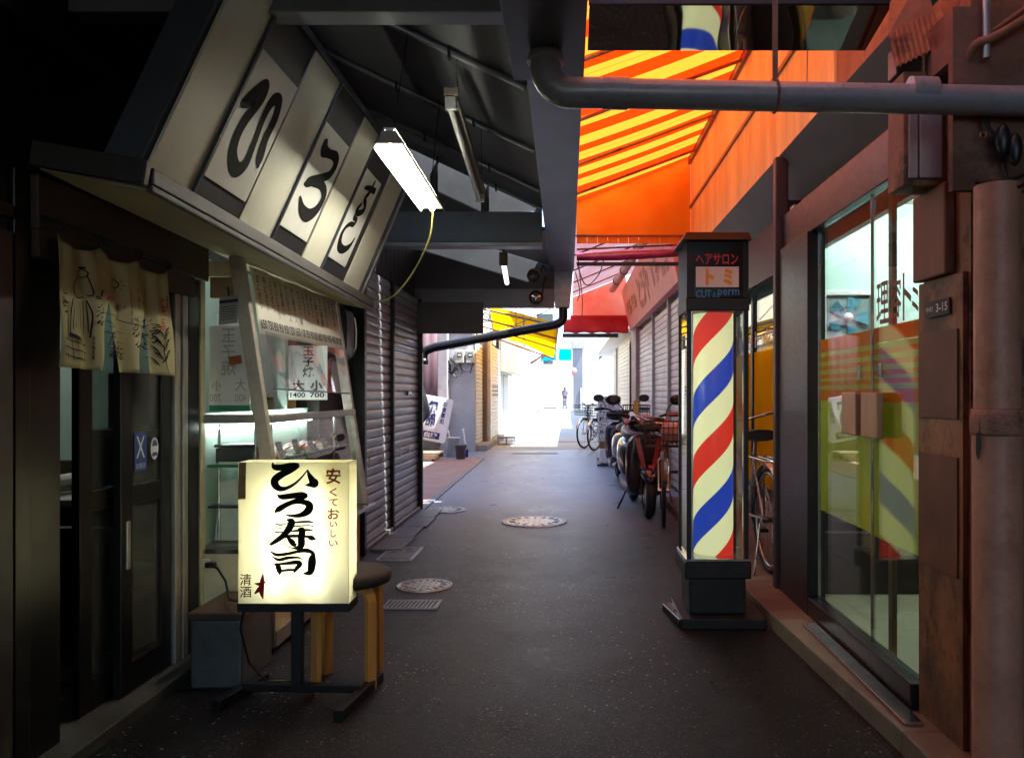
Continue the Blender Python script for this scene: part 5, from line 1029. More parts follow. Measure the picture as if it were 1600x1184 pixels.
# ---------------------------------------------------------------- bicycles
def bicycle(label, loc, rz, frame_m, basket=True, group='bicycles parked along the right side', fender='chrome', tyre_r=.33, grip='rubber'):
    t = thing('bicycle', label, 'bicycle', loc, group, rz); P = lambda *k: MB()
    for name, yy in (('front_wheel', .53), ('rear_wheel', -.53)):
        w = MB().ring((0, yy, tyre_r), tyre_r - .018, .018, 'X', 36, 8).build(name, M['rubber'], t, local=True)
        MB().ring((0, yy, tyre_r), tyre_r - .042, .011, 'X', 36, 6).build('rim', M['chrome'], w, local=True)
        b = MB()
        for i in range(18):
            a = i * math.pi / 9 + .1; b.tube([(.02 * (-1) ** i, yy + .02 * math.cos(a + 1), tyre_r + .02 * math.sin(a + 1)), (0, yy + (tyre_r - .05) * math.cos(a), tyre_r + (tyre_r - .05) * math.sin(a))], .0016, 4, False)
        b.cyl((-.05, yy, tyre_r), (.05, yy, tyre_r), .022, 10); b.build('spokes', M['chrome'], w, local=True)
        a0, a1 = (R(20), R(150)) if yy > 0 else (R(30), R(190)); b = MB()
        n = 14
        for s in range(n):
            A_, B_ = a0 + (a1 - a0) * s / n, a0 + (a1 - a0) * (s + 1) / n; r_ = tyre_r + .02
            f = lambda x, a, rr: (x, yy + rr * math.cos(a), tyre_r + rr * math.sin(a))
            b.quad(f(-.028, A_, r_ - .012), f(0, A_, r_), f(0, B_, r_), f(-.028, B_, r_ - .012)); b.quad(f(0, A_, r_), f(.028, A_, r_ - .012), f(.028, B_, r_ - .012), f(0, B_, r_))
        b.build('mudguard', M[fender] if fender in M else fender, t, local=True, solid=.002)
    b = MB(); bb = (0, -.06, .30); st = (0, -.20, .72); hd = (0, .36, .78); hb = (0, .40, .60)
    b.tube([bb, st], .016, 10).tube([(0, .385, .68), (0, .12, .36), bb], .02, 10).tube([(0, .37, .74), (0, .1, .48), (0, -.12, .46)], .014, 10)
    for s in (-1, 1): b.tube([(s * .03, -.53, tyre_r), (s * .03, -.1, .30)], .009, 8).tube([(s * .035, -.53, tyre_r), (s * .015, -.2, .68)], .007, 8)
    b.tube([hb, hd], .02, 10); b.build('frame', frame_m, t, local=True)
    b = MB()
    for s in (-1, 1): b.tube([(s * .04, .53, tyre_r), (s * .045, .45, .58), (s * .01, .41, .62)], .010, 8)
    b.build('fork', M['chrome'], t, local=True)
    b = MB(); b.tube([hd, (0, .34, .90)], .013, 8); b.tube([Vector(q) for q in smooth_path([(-.28, .05, .96), (-.26, .2, .98), (-.12, .34, .93), (0, .36, .91), (.12, .34, .93), (.26, .2, .98), (.28, .05, .96)], 4)], .011, 8); hbar = b.build('handlebar', M['chrome'], t, local=True)
    for s in (-1, 1): MB().tube([(s * .275, .11, .967), (s * .283, -.01, .955)], .017, 10).build('grip', M[grip] if grip in M else grip, hbar, local=True); MB().tube([(s * .26, .2, .975), (s * .262, .16, .935), (s * .268, .08, .925)], .006, 6).build('brake_lever', M['chrome'], hbar, local=True)
    MB().tube([st, (0, -.22, .80)], .013, 8).build('seat_post', M['chrome'], t, local=True)
    b = MB().loft([((0, -.38, .845), .10, .035, .8), ((0, -.30, .84), .11, .04, .8), ((0, -.2, .83), .06, .03, .8), ((0, -.08, .83), .025, .02, .9)], 16); b.build('saddle', M['rubber'], t, local=True)
    b = MB().ring((.04, -.06, .30), .085, .008, 'X', 24, 6); b.tube([(.05, -.06, .30), (.07, .04, .17)], .01, 6).tube([(-.05, -.06, .30), (-.07, -.16, .43)], .01, 6); b.box(.06, .15, .0, .08, .155, .18); b.box(-.15, -.06, -.2, -.12, .415, .44); b.build('crank', M['dark_iron'], t, local=True)
    MB().tube([(-.05, -.5, .3), (-.12, -.62, .0)], .008, 6).build('kickstand', M['chrome'], t, local=True)
    b = MB()
    for x in (-.06, 0, .06): b.tube([(x, -.28, .70), (x, -.68, .70)], .006, 6)
    b.tube([(-.06, -.28, .70), (.06, -.28, .70)], .006, 6).tube([(-.06, -.68, .70), (.06, -.68, .70)], .006, 6).tube([(-.06, -.62, .7), (-.035, -.54, .34)], .005, 6).tube([(.06, -.62, .7), (.035, -.54, .34)], .005, 6); b.build('rear_rack', M['chrome'], t, local=True)
    MB().lathe((0, -.89, .56), [(0, -.01), (.026, -.008), (.03, .01)], 14, 'Y').build('reflector', flat('red_reflector', (.55, .01, .01), .2), t, local=True)
    if basket:
        b = MB()
        for k in range(5):
            z = .72 + k * .055; e = .02 * k / 4; q = [(-.15 - e, .45, z), (.15 + e, .45, z), (.15 + e, .68 + e, z), (-.15 - e, .68 + e, z)]
            for i in range(4): b.tube([q[i], q[(i + 1) % 4]], .004, 4)
        for i in range(9):
            x = -.15 + .3 * i / 8
            for yy, ee in ((.45, 0), (.68, .02)): b.tube([(x, yy, .72), (x * 1.1, yy + ee, .94)], .003, 4)
        for i in range(6): yy = .45 + .23 * i / 5; b.tube([(-.15, yy, .72), (-.17, yy, .94)], .003, 4).tube([(.15, yy, .72), (.17, yy, .94)], .003, 4).tube([(-.15, yy, .72), (.15, yy, .72)], .003, 4)
        b.build('basket', M['dark_iron'], t, local=True)
    return t
p_or = mat('orange_red_frame', (.42, .085, .035), .3, var=.15, coat=.5); p_bl = mat('dark_blue_frame', (.02, .03, .08), .3, coat=.5); p_wh = mat('silver_frame', (.5, .5, .52), .3, .5)
w_f = mat('white_mudguard', (.80, .72, .66), .35)
bicycle('white bicycle with a red reflector parked behind the barber pole at the window', (1.235, 5.48, .07), R(2), p_wh, False, fender=w_f, grip=mat('brown_grip', (.12, .06, .04), .5))
bicycle('orange red bicycle facing the camera between the scooter and the shutters', (.90, 7.55, 0), R(174), p_or, True, fender=mat('brown_mudguard', (.10, .05, .045), .35))
bicycle('silver bicycle at the far end of the row with its wheel turned to the alley', (.62, 17.6, 0), R(150), p_wh, True)
bicycle('dark blue bicycle directly behind the standing menu board', (.80, 16.9, 0), R(152), p_bl, True)
# ---------------------------------------------------------------- scooters
def scooter(label, loc, rz, body_m, trim_m, cloth=True):
    t = thing('scooter', label, 'scooter', loc, 'scooters parked by the pink shop', rz); b = MB()      # front points to -y, origin under the middle
    b.loft([((0, -.62, .78), .16, .03, .7), ((0, -.60, .55), .20, .20, .55), ((0, -.55, .50), .22, .30, .5), ((0, -.50, .48), .20, .30, .5), ((0, -.46, .46), .17, .24, .6)], 24); sh = b.build('front_shield', body_m, t, local=True, subd=1)
    for s in (-1, 1):
        b = MB(); b.slab((s * .135, -.632, .76), (s * .085, -.636, .76), (s * .015, -.642, .42), (s * .05, -.642, .40), (0, -.008, 0)); b.build('red_trim', trim_m, sh, local=True)
    b = MB()
    for i in range(5): b.box(.06, .085, -.642, -.634, .52 + i * .04, .535 + i * .04)
    b.build('badge_dots', M['chrome'], sh, local=True)
    b = MB().loft([((0, -.86, .36), .03, .04, .8), ((0, -.80, .41), .09, .06, .8), ((0, -.66, .45), .10, .06, .8), ((0, -.52, .40), .09, .06, .8)], 18); fe = b.build('front_mudguard', body_m, t, local=True, subd=1)
    b = MB(); b.slab((-.02, -.845, .405), (.03, -.845, .405), (.04, -.70, .50), (-.01, -.70, .50), (0, -.006, .006)); b.build('red_mark', trim_m, fe, local=True)
    for nm_, yy in (('front_wheel', -.66), ('rear_wheel', .60)):
        w = MB().ring((0, yy, .22), .175, .048, 'X', 32, 12).build(nm_, M['rubber'], t, local=True); MB().lathe((0, yy, .22), [(.05, -.05), (.13, -.03), (.135, .03), (.05, .05)], 24, 'X').build('rim', M['alu'], w, local=True)
    b = MB()
    for s in (-1, 1): b.tube([(s * .07, -.66, .22), (s * .06, -.58, .50)], .018, 8)
    b.build('fork', M['dark_iron'], t, local=True)
    b = MB().loft([((0, -.46, .25), .19, .06, .5), ((0, -.2, .24), .20, .045, .4), ((0, .05, .24), .21, .05, .4), ((0, .15, .28), .21, .08, .5)], 20); b.build('floorboard', mat('scooter_floor', (.16, .18, .22), .5, scale=8), t, local=True)
    b = MB().loft([((0, .06, .48), .14, .18, .5), ((0, .15, .48), .21, .20, .6), ((0, .45, .52), .21, .19, .6), ((0, .75, .60), .16, .13, .7), ((0, .93, .66), .06, .06, .8)], 24); b.build('rear_body', body_m, t, local=True, subd=1)
    b = MB().loft([((0, .05, .72), .10, .03, .6), ((0, .15, .74), .15, .05, .6), ((0, .45, .75), .16, .055, .6), ((0, .72, .80), .13, .05, .6), ((0, .82, .80), .07, .03, .7)], 20); b.build('seat', M['black_plastic'], t, local=True, subd=1)
    b = MB(); b.tube([(0, -.50, .55), (0, -.42, .92)], .03, 10); b.tube([Vector(q) for q in smooth_path([(-.35, -.30, .97), (-.2, -.36, .97), (-.08, -.42, .93), (.08, -.42, .93), (.2, -.36, .97), (.35, -.30, .97)], 4)], .013, 8); hb = b.build('handlebar', M['dark_iron'], t, local=True)
    for s in (-1, 1):
        MB().tube([(s * .25, -.34, .975), (s * .37, -.29, .97)], .02, 10).build('grip', M['rubber'], hb, local=True)
        mr = MB().tube([Vector(q) for q in smooth_path([(s * .21, -.37, .98), (s * .23, -.40, 1.04), (s * .28, -.40, 1.09)], 4)], .006, 6).build('mirror_stem', M['black_plastic'], t, local=True)
        MB().loft([((s * .315, -.42, 1.12), .03, .025, .9), ((s * .315, -.405, 1.12), .072, .05, .9), ((s * .315, -.385, 1.12), .072, .05, .9)], 18).build('mirror', M['black_plastic'], mr, local=True)
    b = MB().loft([((0, -.60, .86), .10, .05, .7), ((0, -.54, .88), .20, .08, .6), ((0, -.40, .90), .22, .07, .6)], 20); hl = b.build('headlight_cowl', body_m, t, local=True, subd=1)
    MB().loft([((0, -.625, .86), .07, .03, .8), ((0, -.60, .86), .10, .045, .8)], 18).build('headlight', M['glass_old'], hl, local=True)
    if cloth:
        b = MB(); b.grid(lambda u, v: Vector((-.22 + .34 * u, -.60 + .22 * v, .955 + .035 * math.sin(u * 7 + v * 3) - .07 * abs(u - .45) - .05 * (1 - v))), 14, 8)
        cm = NT('checked_cloth'); ck_ = cm.add('ShaderNodeTexChecker'); ck_.inputs['Scale'].default_value = 14; ck_.inputs['Color1'].default_value = (.55, .06, .06, 1); ck_.inputs['Color2'].default_value = (.30, .10, .14, 1); cm.link(cm.coord(), ck_.inputs[0]); cm.link(ck_.outputs[0], cm.p.inputs['Base Color'])
        b.build('checked_cloth', cm.m, t, local=True, solid=.006); b = MB(); b.grid(lambda u, v: Vector((-.17 + .09 * u, -.605 + .16 * v, .985 + .02 * math.sin(u * 5) - .04 * (1 - v))), 5, 5); b.build('white_cloth', M['white'], t, local=True, solid=.004)
    MB().lathe((0, .95, .62), [(0, .01), (.05, .0), (.055, -.03)], 14, 'Y').build('tail_light', emit('tail_light', (.5, .01, .01), .25), t, local=True)
    b = MB(); b.tube([(-.12, .10, .2), (-.22, .05, .0)], .01, 6).tube([(-.22, .05, .005), (-.24, -.06, .005), (-.20, -.08, .10)], .008, 6); b.build('side_stand', M['dark_iron'], t, local=True)
    MB().tube([(.16, .3, .25), (.18, .85, .30)], .045, 12).build('exhaust', M['dark_iron'], t, local=True)
    return t
sg = mat('gloss_black_paint', (.022, .010, .012), .18, var=.2, coat=.6, bump=.02); sr_ = mat('red_gloss', (.26, .012, .012), .25, var=.15, coat=.4)
scooter('black scooter with red trim and a checked cloth over its handlebars, facing the camera', (.75, 8.25, 0), R(2), sg, sr_)
scooter('dark scooter with a lit red tail lamp parked behind the front scooter', (.76, 10.6, 0), R(183), mat('dark_blue_paint', (.015, .02, .035), .25, coat=.5), sr_, False)
t = thing('basket_box', 'black wire basket with a yellow board on the far scooter', 'basket', (.80, 9.85, .8)); b = MB()
for z in (.80, .88, .96, 1.04):
    q = [(.68, 9.7, z), (1.0, 9.7, z), (1.0, 9.95, z), (.68, 9.95, z)]
    for i in range(4): b.tube([q[i], q[(i + 1) % 4]], .006, 5)
for i in range(8): b.tube([((.68) + .32 * i / 7, 9.7, .80), ((.68) + .32 * i / 7, 9.7, 1.04)], .005, 5).tube([((.68) + .32 * i / 7, 9.95, .80), ((.68) + .32 * i / 7, 9.95, 1.04)], .005, 5)
b.box(.68, 1.0, 9.7, 9.95, .79, .80); b.build('wires', M['dark_iron'], t); box_part(t, 'yellow_board', flat('yellow_board', (.6, .42, .08)), (.80, .86, 9.66, 9.68, .78, 1.10))
t = thing('stuffed_bag', 'pink flowered bag in the orange bicycle basket', 'bag', (.93, 6.95, .8)); MB().loft([((.93, 6.86, .83), .10, .08, .8), ((.93, 6.98, .85), .13, .11, .8), ((.93, 7.08, .83), .10, .08, .8)], 18).build('body', mat('pink_flowered_cloth', (.52, .24, .22), .8, var=.5, scale=18), t, subd=1); MB().tube([(.85, 6.97, .93), (.88, 6.97, 1.0), (.98, 6.97, 1.0), (1.0, 6.97, .93)], .008, 6).build('handle', M['ink_red'], t)
#PART6
# ---------------------------------------------------------------- pink shop on the right
ps = thing('pink_shop', 'shop with a pale pink signboard and steel shutters beyond the barber pole', 'shop building', (1.3, 12, 0))
pk = mat('pale_pink_board', (.90, .33, .25), .6, var=.2, scale=2, bump=.08, stretch=(1, 4, .4))
b = MB().hexa([(1.20, 8.65, 2.40), (1.30, 8.65, 2.40), (1.30, 15.4, 2.40), (1.20, 15.4, 2.40), (1.04, 8.65, 3.15), (1.16, 8.65, 3.15), (1.16, 15.4, 3.15), (1.04, 15.4, 3.15)]); sgn = b.build('signboard', pk, ps, bevel=.004)
uf = (Vector((1.04, 0, 3.15)) - Vector((1.20, 0, 2.40))).normalized()
wf = plane((1.20, 15.4, 2.40), (0, -1, 0), uf, .006)
brl = mat('brown_letter', (.42, .018, .012), .5)
for s, a0, a1, z0, z1, bo in (('喫茶', .55, 1.35, .22, .48, .02), ('軽食', 1.55, 2.3, .22, .48, .02), ('と', 2.75, 3.25, .12, .62, .05), ('う', 3.30, 3.72, .12, .62, .05), ('や', 3.75, 4.3, .12, .62, .05), ('麺類', 4.75, 5.45, .20, .52, .03), ('・', 5.5, 5.6, .33, .40, .02), ('御飯', 5.7, 6.4, .20, .52, .03)):
    b = MB(); write(b, s, wf, a0, a1, z0, z1, bo); b.build('brown_lettering', brl, sgn)
b = MB()
box_part(ps, 'wall', M['concrete'], (1.36, 5, 8.62, 16.6, 0, 2.39), (1.32, 5, 8.62, 16.6, 2.395, 3.5), (1.9, 6, 7.8, 16.6, 3.6, 9.0))  # last box: unseen upper block, added to keep the sun off the alley
pp = mat('dusky_pink_post', (.36, .22, .19), .6, var=.25)
box_part(ps, 'post', pp, (1.24, 1.36, 14.5, 15.5, 0, 2.39), bevel=.005); [box_part(ps, 'mullion', M['alu'], q) for q in ((1.265, 1.33, 11.95, 12.0, 0, 2.39), (1.265, 1.33, 10.1, 10.15, 0, 2.39), (1.26, 1.34, 8.66, 8.72, 0, 2.39))]
ss = mat('pinkish_shutter', (.66, .57, .53), .45, .2, var=.35, scale=3)
for y0, y1 in ((8.73, 10.09), (10.16, 11.94), (12.01, 14.49)): shutter(ps, 1.31, y0, y1, .02, 2.39, ss, .085, .007, -1)
box_part(ps, 'dark_door', mat('navy_door', (.02, .025, .05), .4), (1.33, 1.36, 15.6, 16.4, 0, 1.75))
pt_ = thing('drip_pipe', 'pinkish rain pipe along the top of the pink signboard', 'pipe', (1.1, 11, 3.4))
MB().tube([W(1012, 366, 11.0), W(996, 391, 12.4), W(957, 452, 15.2)], .065, 14).build('pipe', mat('pinkish_pipe', (.50, .30, .29), .4), pt_); b = MB()
for f in (.15, .38, .6, .82): p = W(1005 - 50 * f, 378 + 74 * f, 11.4 + 3.8 * f); b.ring(p, .068, .010, 'Y', 18, 6)
b.build('band', M['rust'], pt_)
# pink translucent awning
pa = thing('pink_awning', 'pale pink translucent sheet awning with a red edge over the pink shop', 'awning', (.6, 12, 3.2))
pinkc = sheet('pink_awning_sheet', lambda t: t.ramp(t.noise(t.coord(), 1.5, 6), [(.35, (.93, .34, .26)), (.55, (.96, .48, .40)), (.72, (.97, .62, .54))]), .85)
b = MB().grid(lambda u, v: Vector((.09 + 1.22 * u, 7.88 + 7.62 * v, 3.06 + .48 * u - .03 * math.sin(v * math.pi * 6) ** 2)), 8, 36); b.build('canopy', pinkc, pa)
b = MB().prism([(.09, 15.5, 2.48), (1.2, 15.5, 2.48), (1.13, 15.5, 3.46), (.09, 15.5, 3.05)], (0, .003, 0)); b.build('end_sheet', pinkc, pa)
redc = sheet('red_awning_cloth', lambda t: t.ramp(t.noise(t.coord(), 3, 5), [(.3, (.62, .07, .07)), (.7, (.78, .13, .12))]), .75)
b = MB().grid(lambda u, v: Vector((-.08 + 1.25 * u, 15.46 - .12 * v, 2.62 - .27 * v + .01 * math.sin(u * 25) * v)), 24, 4); b.build('red_valance', redc, pa, solid=.003)
box_part(pa, 'red_band', redc, (.05, 1.22, 15.47, 15.49, 2.62, 2.70)); box_part(pa, 'edge_beam', M['black_plastic'], (-.10, .98, 15.40, 15.5, 2.27, 2.345), bevel=.004)
for y in (9.3, 10.6, 11.9, 13.2, 14.5): MB().cyl((.09, y, 3.02), (1.12, y, 3.44), .011, 8).build('frame_bar', M['rust'], pa)
for i, pts in enumerate(([W(903, 402, 9), W(907, 440, 10), W(910, 470, 11), W(909, 500, 12)], [W(901, 410, 9), W(915, 445, 9.5), W(935, 430, 9.6), W(945, 400, 9)], [W(899, 425, 10), W(906, 455, 10), W(902, 470, 10.2)])):
    tag(MB().tube([Vector(q) for q in smooth_path([tuple(p) for p in pts], 6)], .007, 6).build('cable', M['rust']), ('straight dark cable hanging down in front of the pink awning', 'curved slack cable looping under the pink awning', 'short tangled cable beside the gutter end')[i], 'cable')
# menu board, crates and pot beside the parked bikes
mb_ = thing('menu_board', 'standing white menu board with columns of black writing behind the scooters', 'sign board', (.58, 14.2, 0))
k = 14.2; p0, p1 = W(934, 724, k), W(970, 622, k); zl, zh = .30, 1.13
x0, x1 = p0.x, p1.x
box_part(mb_, 'board', M['white'], (x0, x1, k, k + .05, zl, zh), bevel=.006); box_part(mb_, 'base', M['grey_box'], (x0 - .02, x1 + .02, k - .08, k + .2, 0, .05), (x0 + .04, x1 - .04, k + .012, k + .04, .051, .299), bevel=.006)
b = MB(); wf = plane((x0, k, zl), (x1 - x0, 0, 0), (0, 0, zh - zl), .002)
for i, s in enumerate(('定食', 'タンゴオ', 'チャーハン', '親子', 'コーヒー', '其の他', 'いろいろ')): write(b, s, wf, .06, (.50, .72, .80, .5, .72, .7, .8)[i], .89 - i * .138, .98 - i * .138, .02); b.add([wf(.03, .872 - i * .138), wf(.97, .872 - i * .138), wf(.97, .878 - i * .138), wf(.03, .878 - i * .138)], [(0, 1, 2, 3)])
b.build('black_writing', M['ink'], mb_); b = MB(); write(b, '中', wf, .68, .95, .87, .98, .03); b.build('red_writing', M['ink_red'], mb_)
t = thing('planter', 'white planter box with a brown carton on top beside the scooter tail', 'planter', (.63, 13.2, 0))
box_part(t, 'pot', M['white'], (.53, .72, 13.0, 13.4, .04, .28), bevel=.02); box_part(t, 'tray', M['black_plastic'], (.48, .80, 12.95, 13.45, 0, .035), bevel=.006); box_part(t, 'carton', mat('brown_carton', (.25, .13, .06), .8), (.52, .70, 13.05, 13.3, .281, .40), bevel=.004)
# ---------------------------------------------------------------- setback yard on the left
ch = thing('concrete_house', 'grey rendered house end with electric meters behind the brick pavement', 'house', (-3, 17, 0))
gw = mat('grey_render', (.46, .46, .47), .8, var=.3, scale=1.6, bump=.25)
box_part(ch, 'wall', gw, (-2.66, -1.90, 16.3, 16.45, 0, 2.45), (-6, -1.96, 16.45, 23, 0, 2.45)); box_part(ch, 'upper_wall', M['cream'], (-6, -1.92, 16.25, 23, 2.455, 6.0))
box_part(ch, 'step', M['concrete'], (-2.0, -1.66, 16.46, 21.4, 0, .12), bevel=.01)
box_part(ch, 'brown_post', mat('brown_wood_post', (.19, .12, .075), .6), (-1.95, -1.80, 17.75, 17.95, 0, 2.4), bevel=.005); box_part(ch, 'white_post', M['white'], (-1.95, -1.74, 18.0, 18.25, 0, 2.4), bevel=.005)
shutter(ch, -1.90, 16.46, 17.74, .12, 2.25, M['slat_white'], .085, .007); s2_ = shutter(ch, -1.80, 18.28, 21.2, .12, 2.4, M['slat_white'], .085, .007)
b = MB()
for i in range(4):
    for j in range(3): b.box(-1.783, -1.778, 18.6 + i * .55, 18.82 + i * .55, 1.13 + j * .10, 1.18 + j * .10)
b.build('vent_holes', M['dark_iron'], s2_)
mwb = mat('maroon_corrugated', (.15, .075, .08), .55, .1, var=.3, scale=3, stretch=(1, 1, .3))
t = thing('corrugated_wall', 'maroon corrugated sheet wall behind the tilted sign', 'wall', (-3.4, 15.9, 0)); b = MB(); vs = []
for i in range(81): x = -4.2 + i * .02; o = .004 * math.cos(i * math.pi / 4); vs += [(x, 15.9 + o, 0), (x, 15.9 + o, 3.0)]
b.add(vs, [(2 * i, 2 * i + 1, 2 * i + 3, 2 * i + 2) for i in range(80)], True); b.build('sheet', mwb, t, solid=.004); box_part(t, 'cap', mwb, (-4.2, -2.59, 15.87, 15.95, 3.0, 3.05)); box_part(t, 'end_post', mat('pink_grey_post', (.42, .36, .36), .7), (-2.60, -2.42, 15.95, 16.25, 0, 2.4))
for i, (xx, lab) in enumerate(((-2.20, 'left cream electric meter on the grey house wall'), (-1.98, 'right cream electric meter on the grey house wall'))):
    t = thing('electric_meter', lab, 'electric meter', (xx, 16.25, 1.95), 'meters on the grey house'); mm = mat('meter_cream', (.48, .45, .36), .5)
    box_part(t, 'body', mm, (xx - .09, xx + .09, 16.18, 16.295, 1.80, 2.06), bevel=.015); box_part(t, 'window', M['glass_old'], (xx - .05, xx + .05, 16.172, 16.179, 1.92, 2.01)); box_part(t, 'dial', M['white'], (xx - .03, xx + .03, 16.168, 16.1715, 1.95, 1.98))
random.seed(11)
for i in range(3):
    c = W((694, 702, 712)[i], (562, 574, 570)[i], 16.15); pts = [c + Vector((random.uniform(-.16, .16), random.uniform(-.04, .04), random.uniform(-.2, .16))) for _ in range(9)]
    tag(MB().tube([Vector(q) for q in smooth_path([tuple(p) for p in pts], 5)], .011, 6).build('cable_tangle', M[('paper', 'alu_dark', 'dark_iron')[i]]), ('pale tangle of cables left of the meters', 'grey coil of cable hanging below the meters', 'dark loop of cable nearest the meters')[i], 'cable')
tag(MB().tube([W(718, 565, 16.2), W(722, 580, 16.2), W(735, 582, 16.2), W(741, 560, 16.2), W(741, 535, 16.2)], .012, 6).build('conduit', M['alu_dark']), 'thin conduit bending from the meters up the house corner', 'conduit')
# tilted sign
ts = thing('restaurant_sign', 'tilted white sign with blue lettering leaning in the yard on the left', 'sign board', (-2.4, 14.3, 0))
Yt = 14.3; c0 = W(676, 654, Yt); ang = R(-11); U = Vector((math.cos(ang), 0, math.sin(ang))); V_ = Vector((-math.sin(ang), 0, math.cos(ang))); hw, hh = .30, .40
rp_ = []
for sx, sy, a0 in ((1, 1, 0), (-1, 1, 90), (-1, -1, 180), (1, -1, 270)):
    for j in range(5): a = R(a0 + j * 22.5); rp_.append(c0 + U * (sx * (hw - .06) + .06 * math.cos(a)) + V_ * (sy * (hh - .06) + .06 * math.sin(a)))
MB().prism(rp_, (0, .09, 0)).build('panel', M['white'], ts)
b = MB(); wf = plane(c0 - U * hw - V_ * hh, U * 2 * hw, V_ * 2 * hh, .003); navy = flat('navy_letter', (.012, .02, .11))
write(b, vert('お食事処'), wf, .72, .86, .42, .93, .02); write(b, vert('銀鍋'), wf, .30, .60, .32, .90, .06); b.add([wf(.12, .06), wf(.80, .06), wf(.80, .21), wf(.12, .21)], [(0, 1, 2, 3)]); b.build('blue_lettering', navy, ts)
b = MB(); write(b, '白波', lambda a, c: wf(a, c) + Vector((0, -.002, 0)), .34, .74, .075, .195, .06); b.build('white_lettering', M['white'], ts); b = MB(); write(b, '０８８３－１０６', wf, .12, .70, .245, .285); b.build('pink_lettering', flat('pink_letter', (.6, .16, .18)), ts)
b = MB(); b.box(c0.x - .25, c0.x + .1, Yt + .1, Yt + .18, 0.02, c0.z - .3); b.build('stand', M['slate'], ts)
t = thing('folded_umbrella', 'black folded umbrella hanging beside the tilted sign', 'umbrella', (-2.62, 14.1, .9)); MB().tube([W(660, 604, 14.0), W(662, 622, 14.0), W(665, 646, 14.0), W(660, 660, 14.0)], [.02, .06, .09, .02], 10).build('canopy', M['black_plastic'], t); MB().tube([W(660, 604, 14.0), W(659, 596, 14.0)], .008, 6).build('handle', M['dark_iron'], t)
t = thing('wooden_dolly', 'old wooden dolly with wheels under the tilted sign', 'dolly', (-2.45, 14.0, 0)); dw = mat('old_dolly_wood', (.22, .15, .09), .7, var=.5, scale=6)
for i in range(4): box_part(t, 'plank', dw, (-2.9, -2.22, 13.72 + i * .15, 13.72 + i * .15 + .13, .13, .16), bevel=.004)
box_part(t, 'side_rail', dw, (-2.9, -2.22, 13.70, 13.74, .05, .129), (-2.9, -2.22, 14.2, 14.24, .05, .129), bevel=.004)
for x in (-2.75, -2.33):
    for y in (13.8, 14.15): MB().lathe((x, y, .05), [(.05, -.02), (.05, .02)], 16, 'X').build('wheel', M['rubber'], t)
t = thing('crate_bin', 'dark grey plastic bin under the tilted sign', 'bin', (-2.5, 14.4, .16)); MB().hexa([(-2.62, 14.42, .161), (-2.34, 14.42, .161), (-2.34, 14.62, .161), (-2.62, 14.62, .161), (-2.66, 14.40, .48), (-2.30, 14.40, .48), (-2.30, 14.66, .48), (-2.66, 14.66, .48)]).build('body', M['slate'], t, bevel=.01); box_part(t, 'rim', M['slate'], (-2.68, -2.28, 14.38, 14.68, .481, .50), bevel=.004)
def bucket(label, p, r, h, m_, handle=True):
    t = thing('bucket', label, 'bucket', (p.x, p.y, 0), 'buckets by the grey house'); MB().lathe((p.x, p.y, 0), [(r * .78, 0.002), (r, h), (r * 1.08, h), (r * 1.08, h + .02), (r * .95, h + .02), (r * .74, .02)], 28).build('body', m_, t)
    if handle: MB().tube([(p.x + r * 1.08 * math.cos(a), p.y - .02 - .03 * math.sin(a), h - .16 * math.sin(a) * .9) for a in [math.pi * i / 10 for i in range(11)]], .006, 6).build('handle', M['alu'], t)
bucket('large white plastic bucket standing by the grey house wall', G(707, 713), .125, .34, M['white']); bucket('dark grey bucket in front of the white bucket', G(720, 718), .10, .25, M['slate']); bucket('tiny blue pot beside the dark grey bucket', G(729, 714), .035, .13, flat('blue_pot', (.04, .05, .35)), False)
t = thing('mop', 'white mop leaning on the grey house wall behind the buckets', 'mop', (-1.9, 15.7, 0)); a, e = W(724, 672, 15.9), W(729, 706, 15.5); MB().tube([e, a], .012, 8).build('handle', M['white'], t); MB().ball(a, .03, .03, .03).build('head', M['white'], t)
t = thing('broom', 'pale stick leaning on the house wall above the white bucket', 'broom', (-2.3, 15.6, 0)); MB().tube([W(697, 656, 15.8), W(704, 690, 15.4), W(707, 712, 15.2)], .014, 8).build('handle', M['alu'], t); MB().box(-2.26, -2.16, 15.15, 15.25, .01, .1).build('brush', M['white'], t)
t = thing('concrete_block', 'hollow concrete block on the ground by the cream shutter', 'block', (-1.5, 18.5, 0)); b = MB(); b.box(-1.62, -1.60, 18.3, 18.5, 0, .18).box(-1.40, -1.20, 18.3, 18.5, 0, .02).box(-1.62, -1.2, 18.3, 18.5, .15, .19).box(-1.43, -1.40, 18.3, 18.5, 0, .15).box(-1.22, -1.2, 18.3, 18.5, .02, .15).box(-1.6, -1.43, 18.3, 18.5, 0, .03); b.build('block', M['concrete'], t)
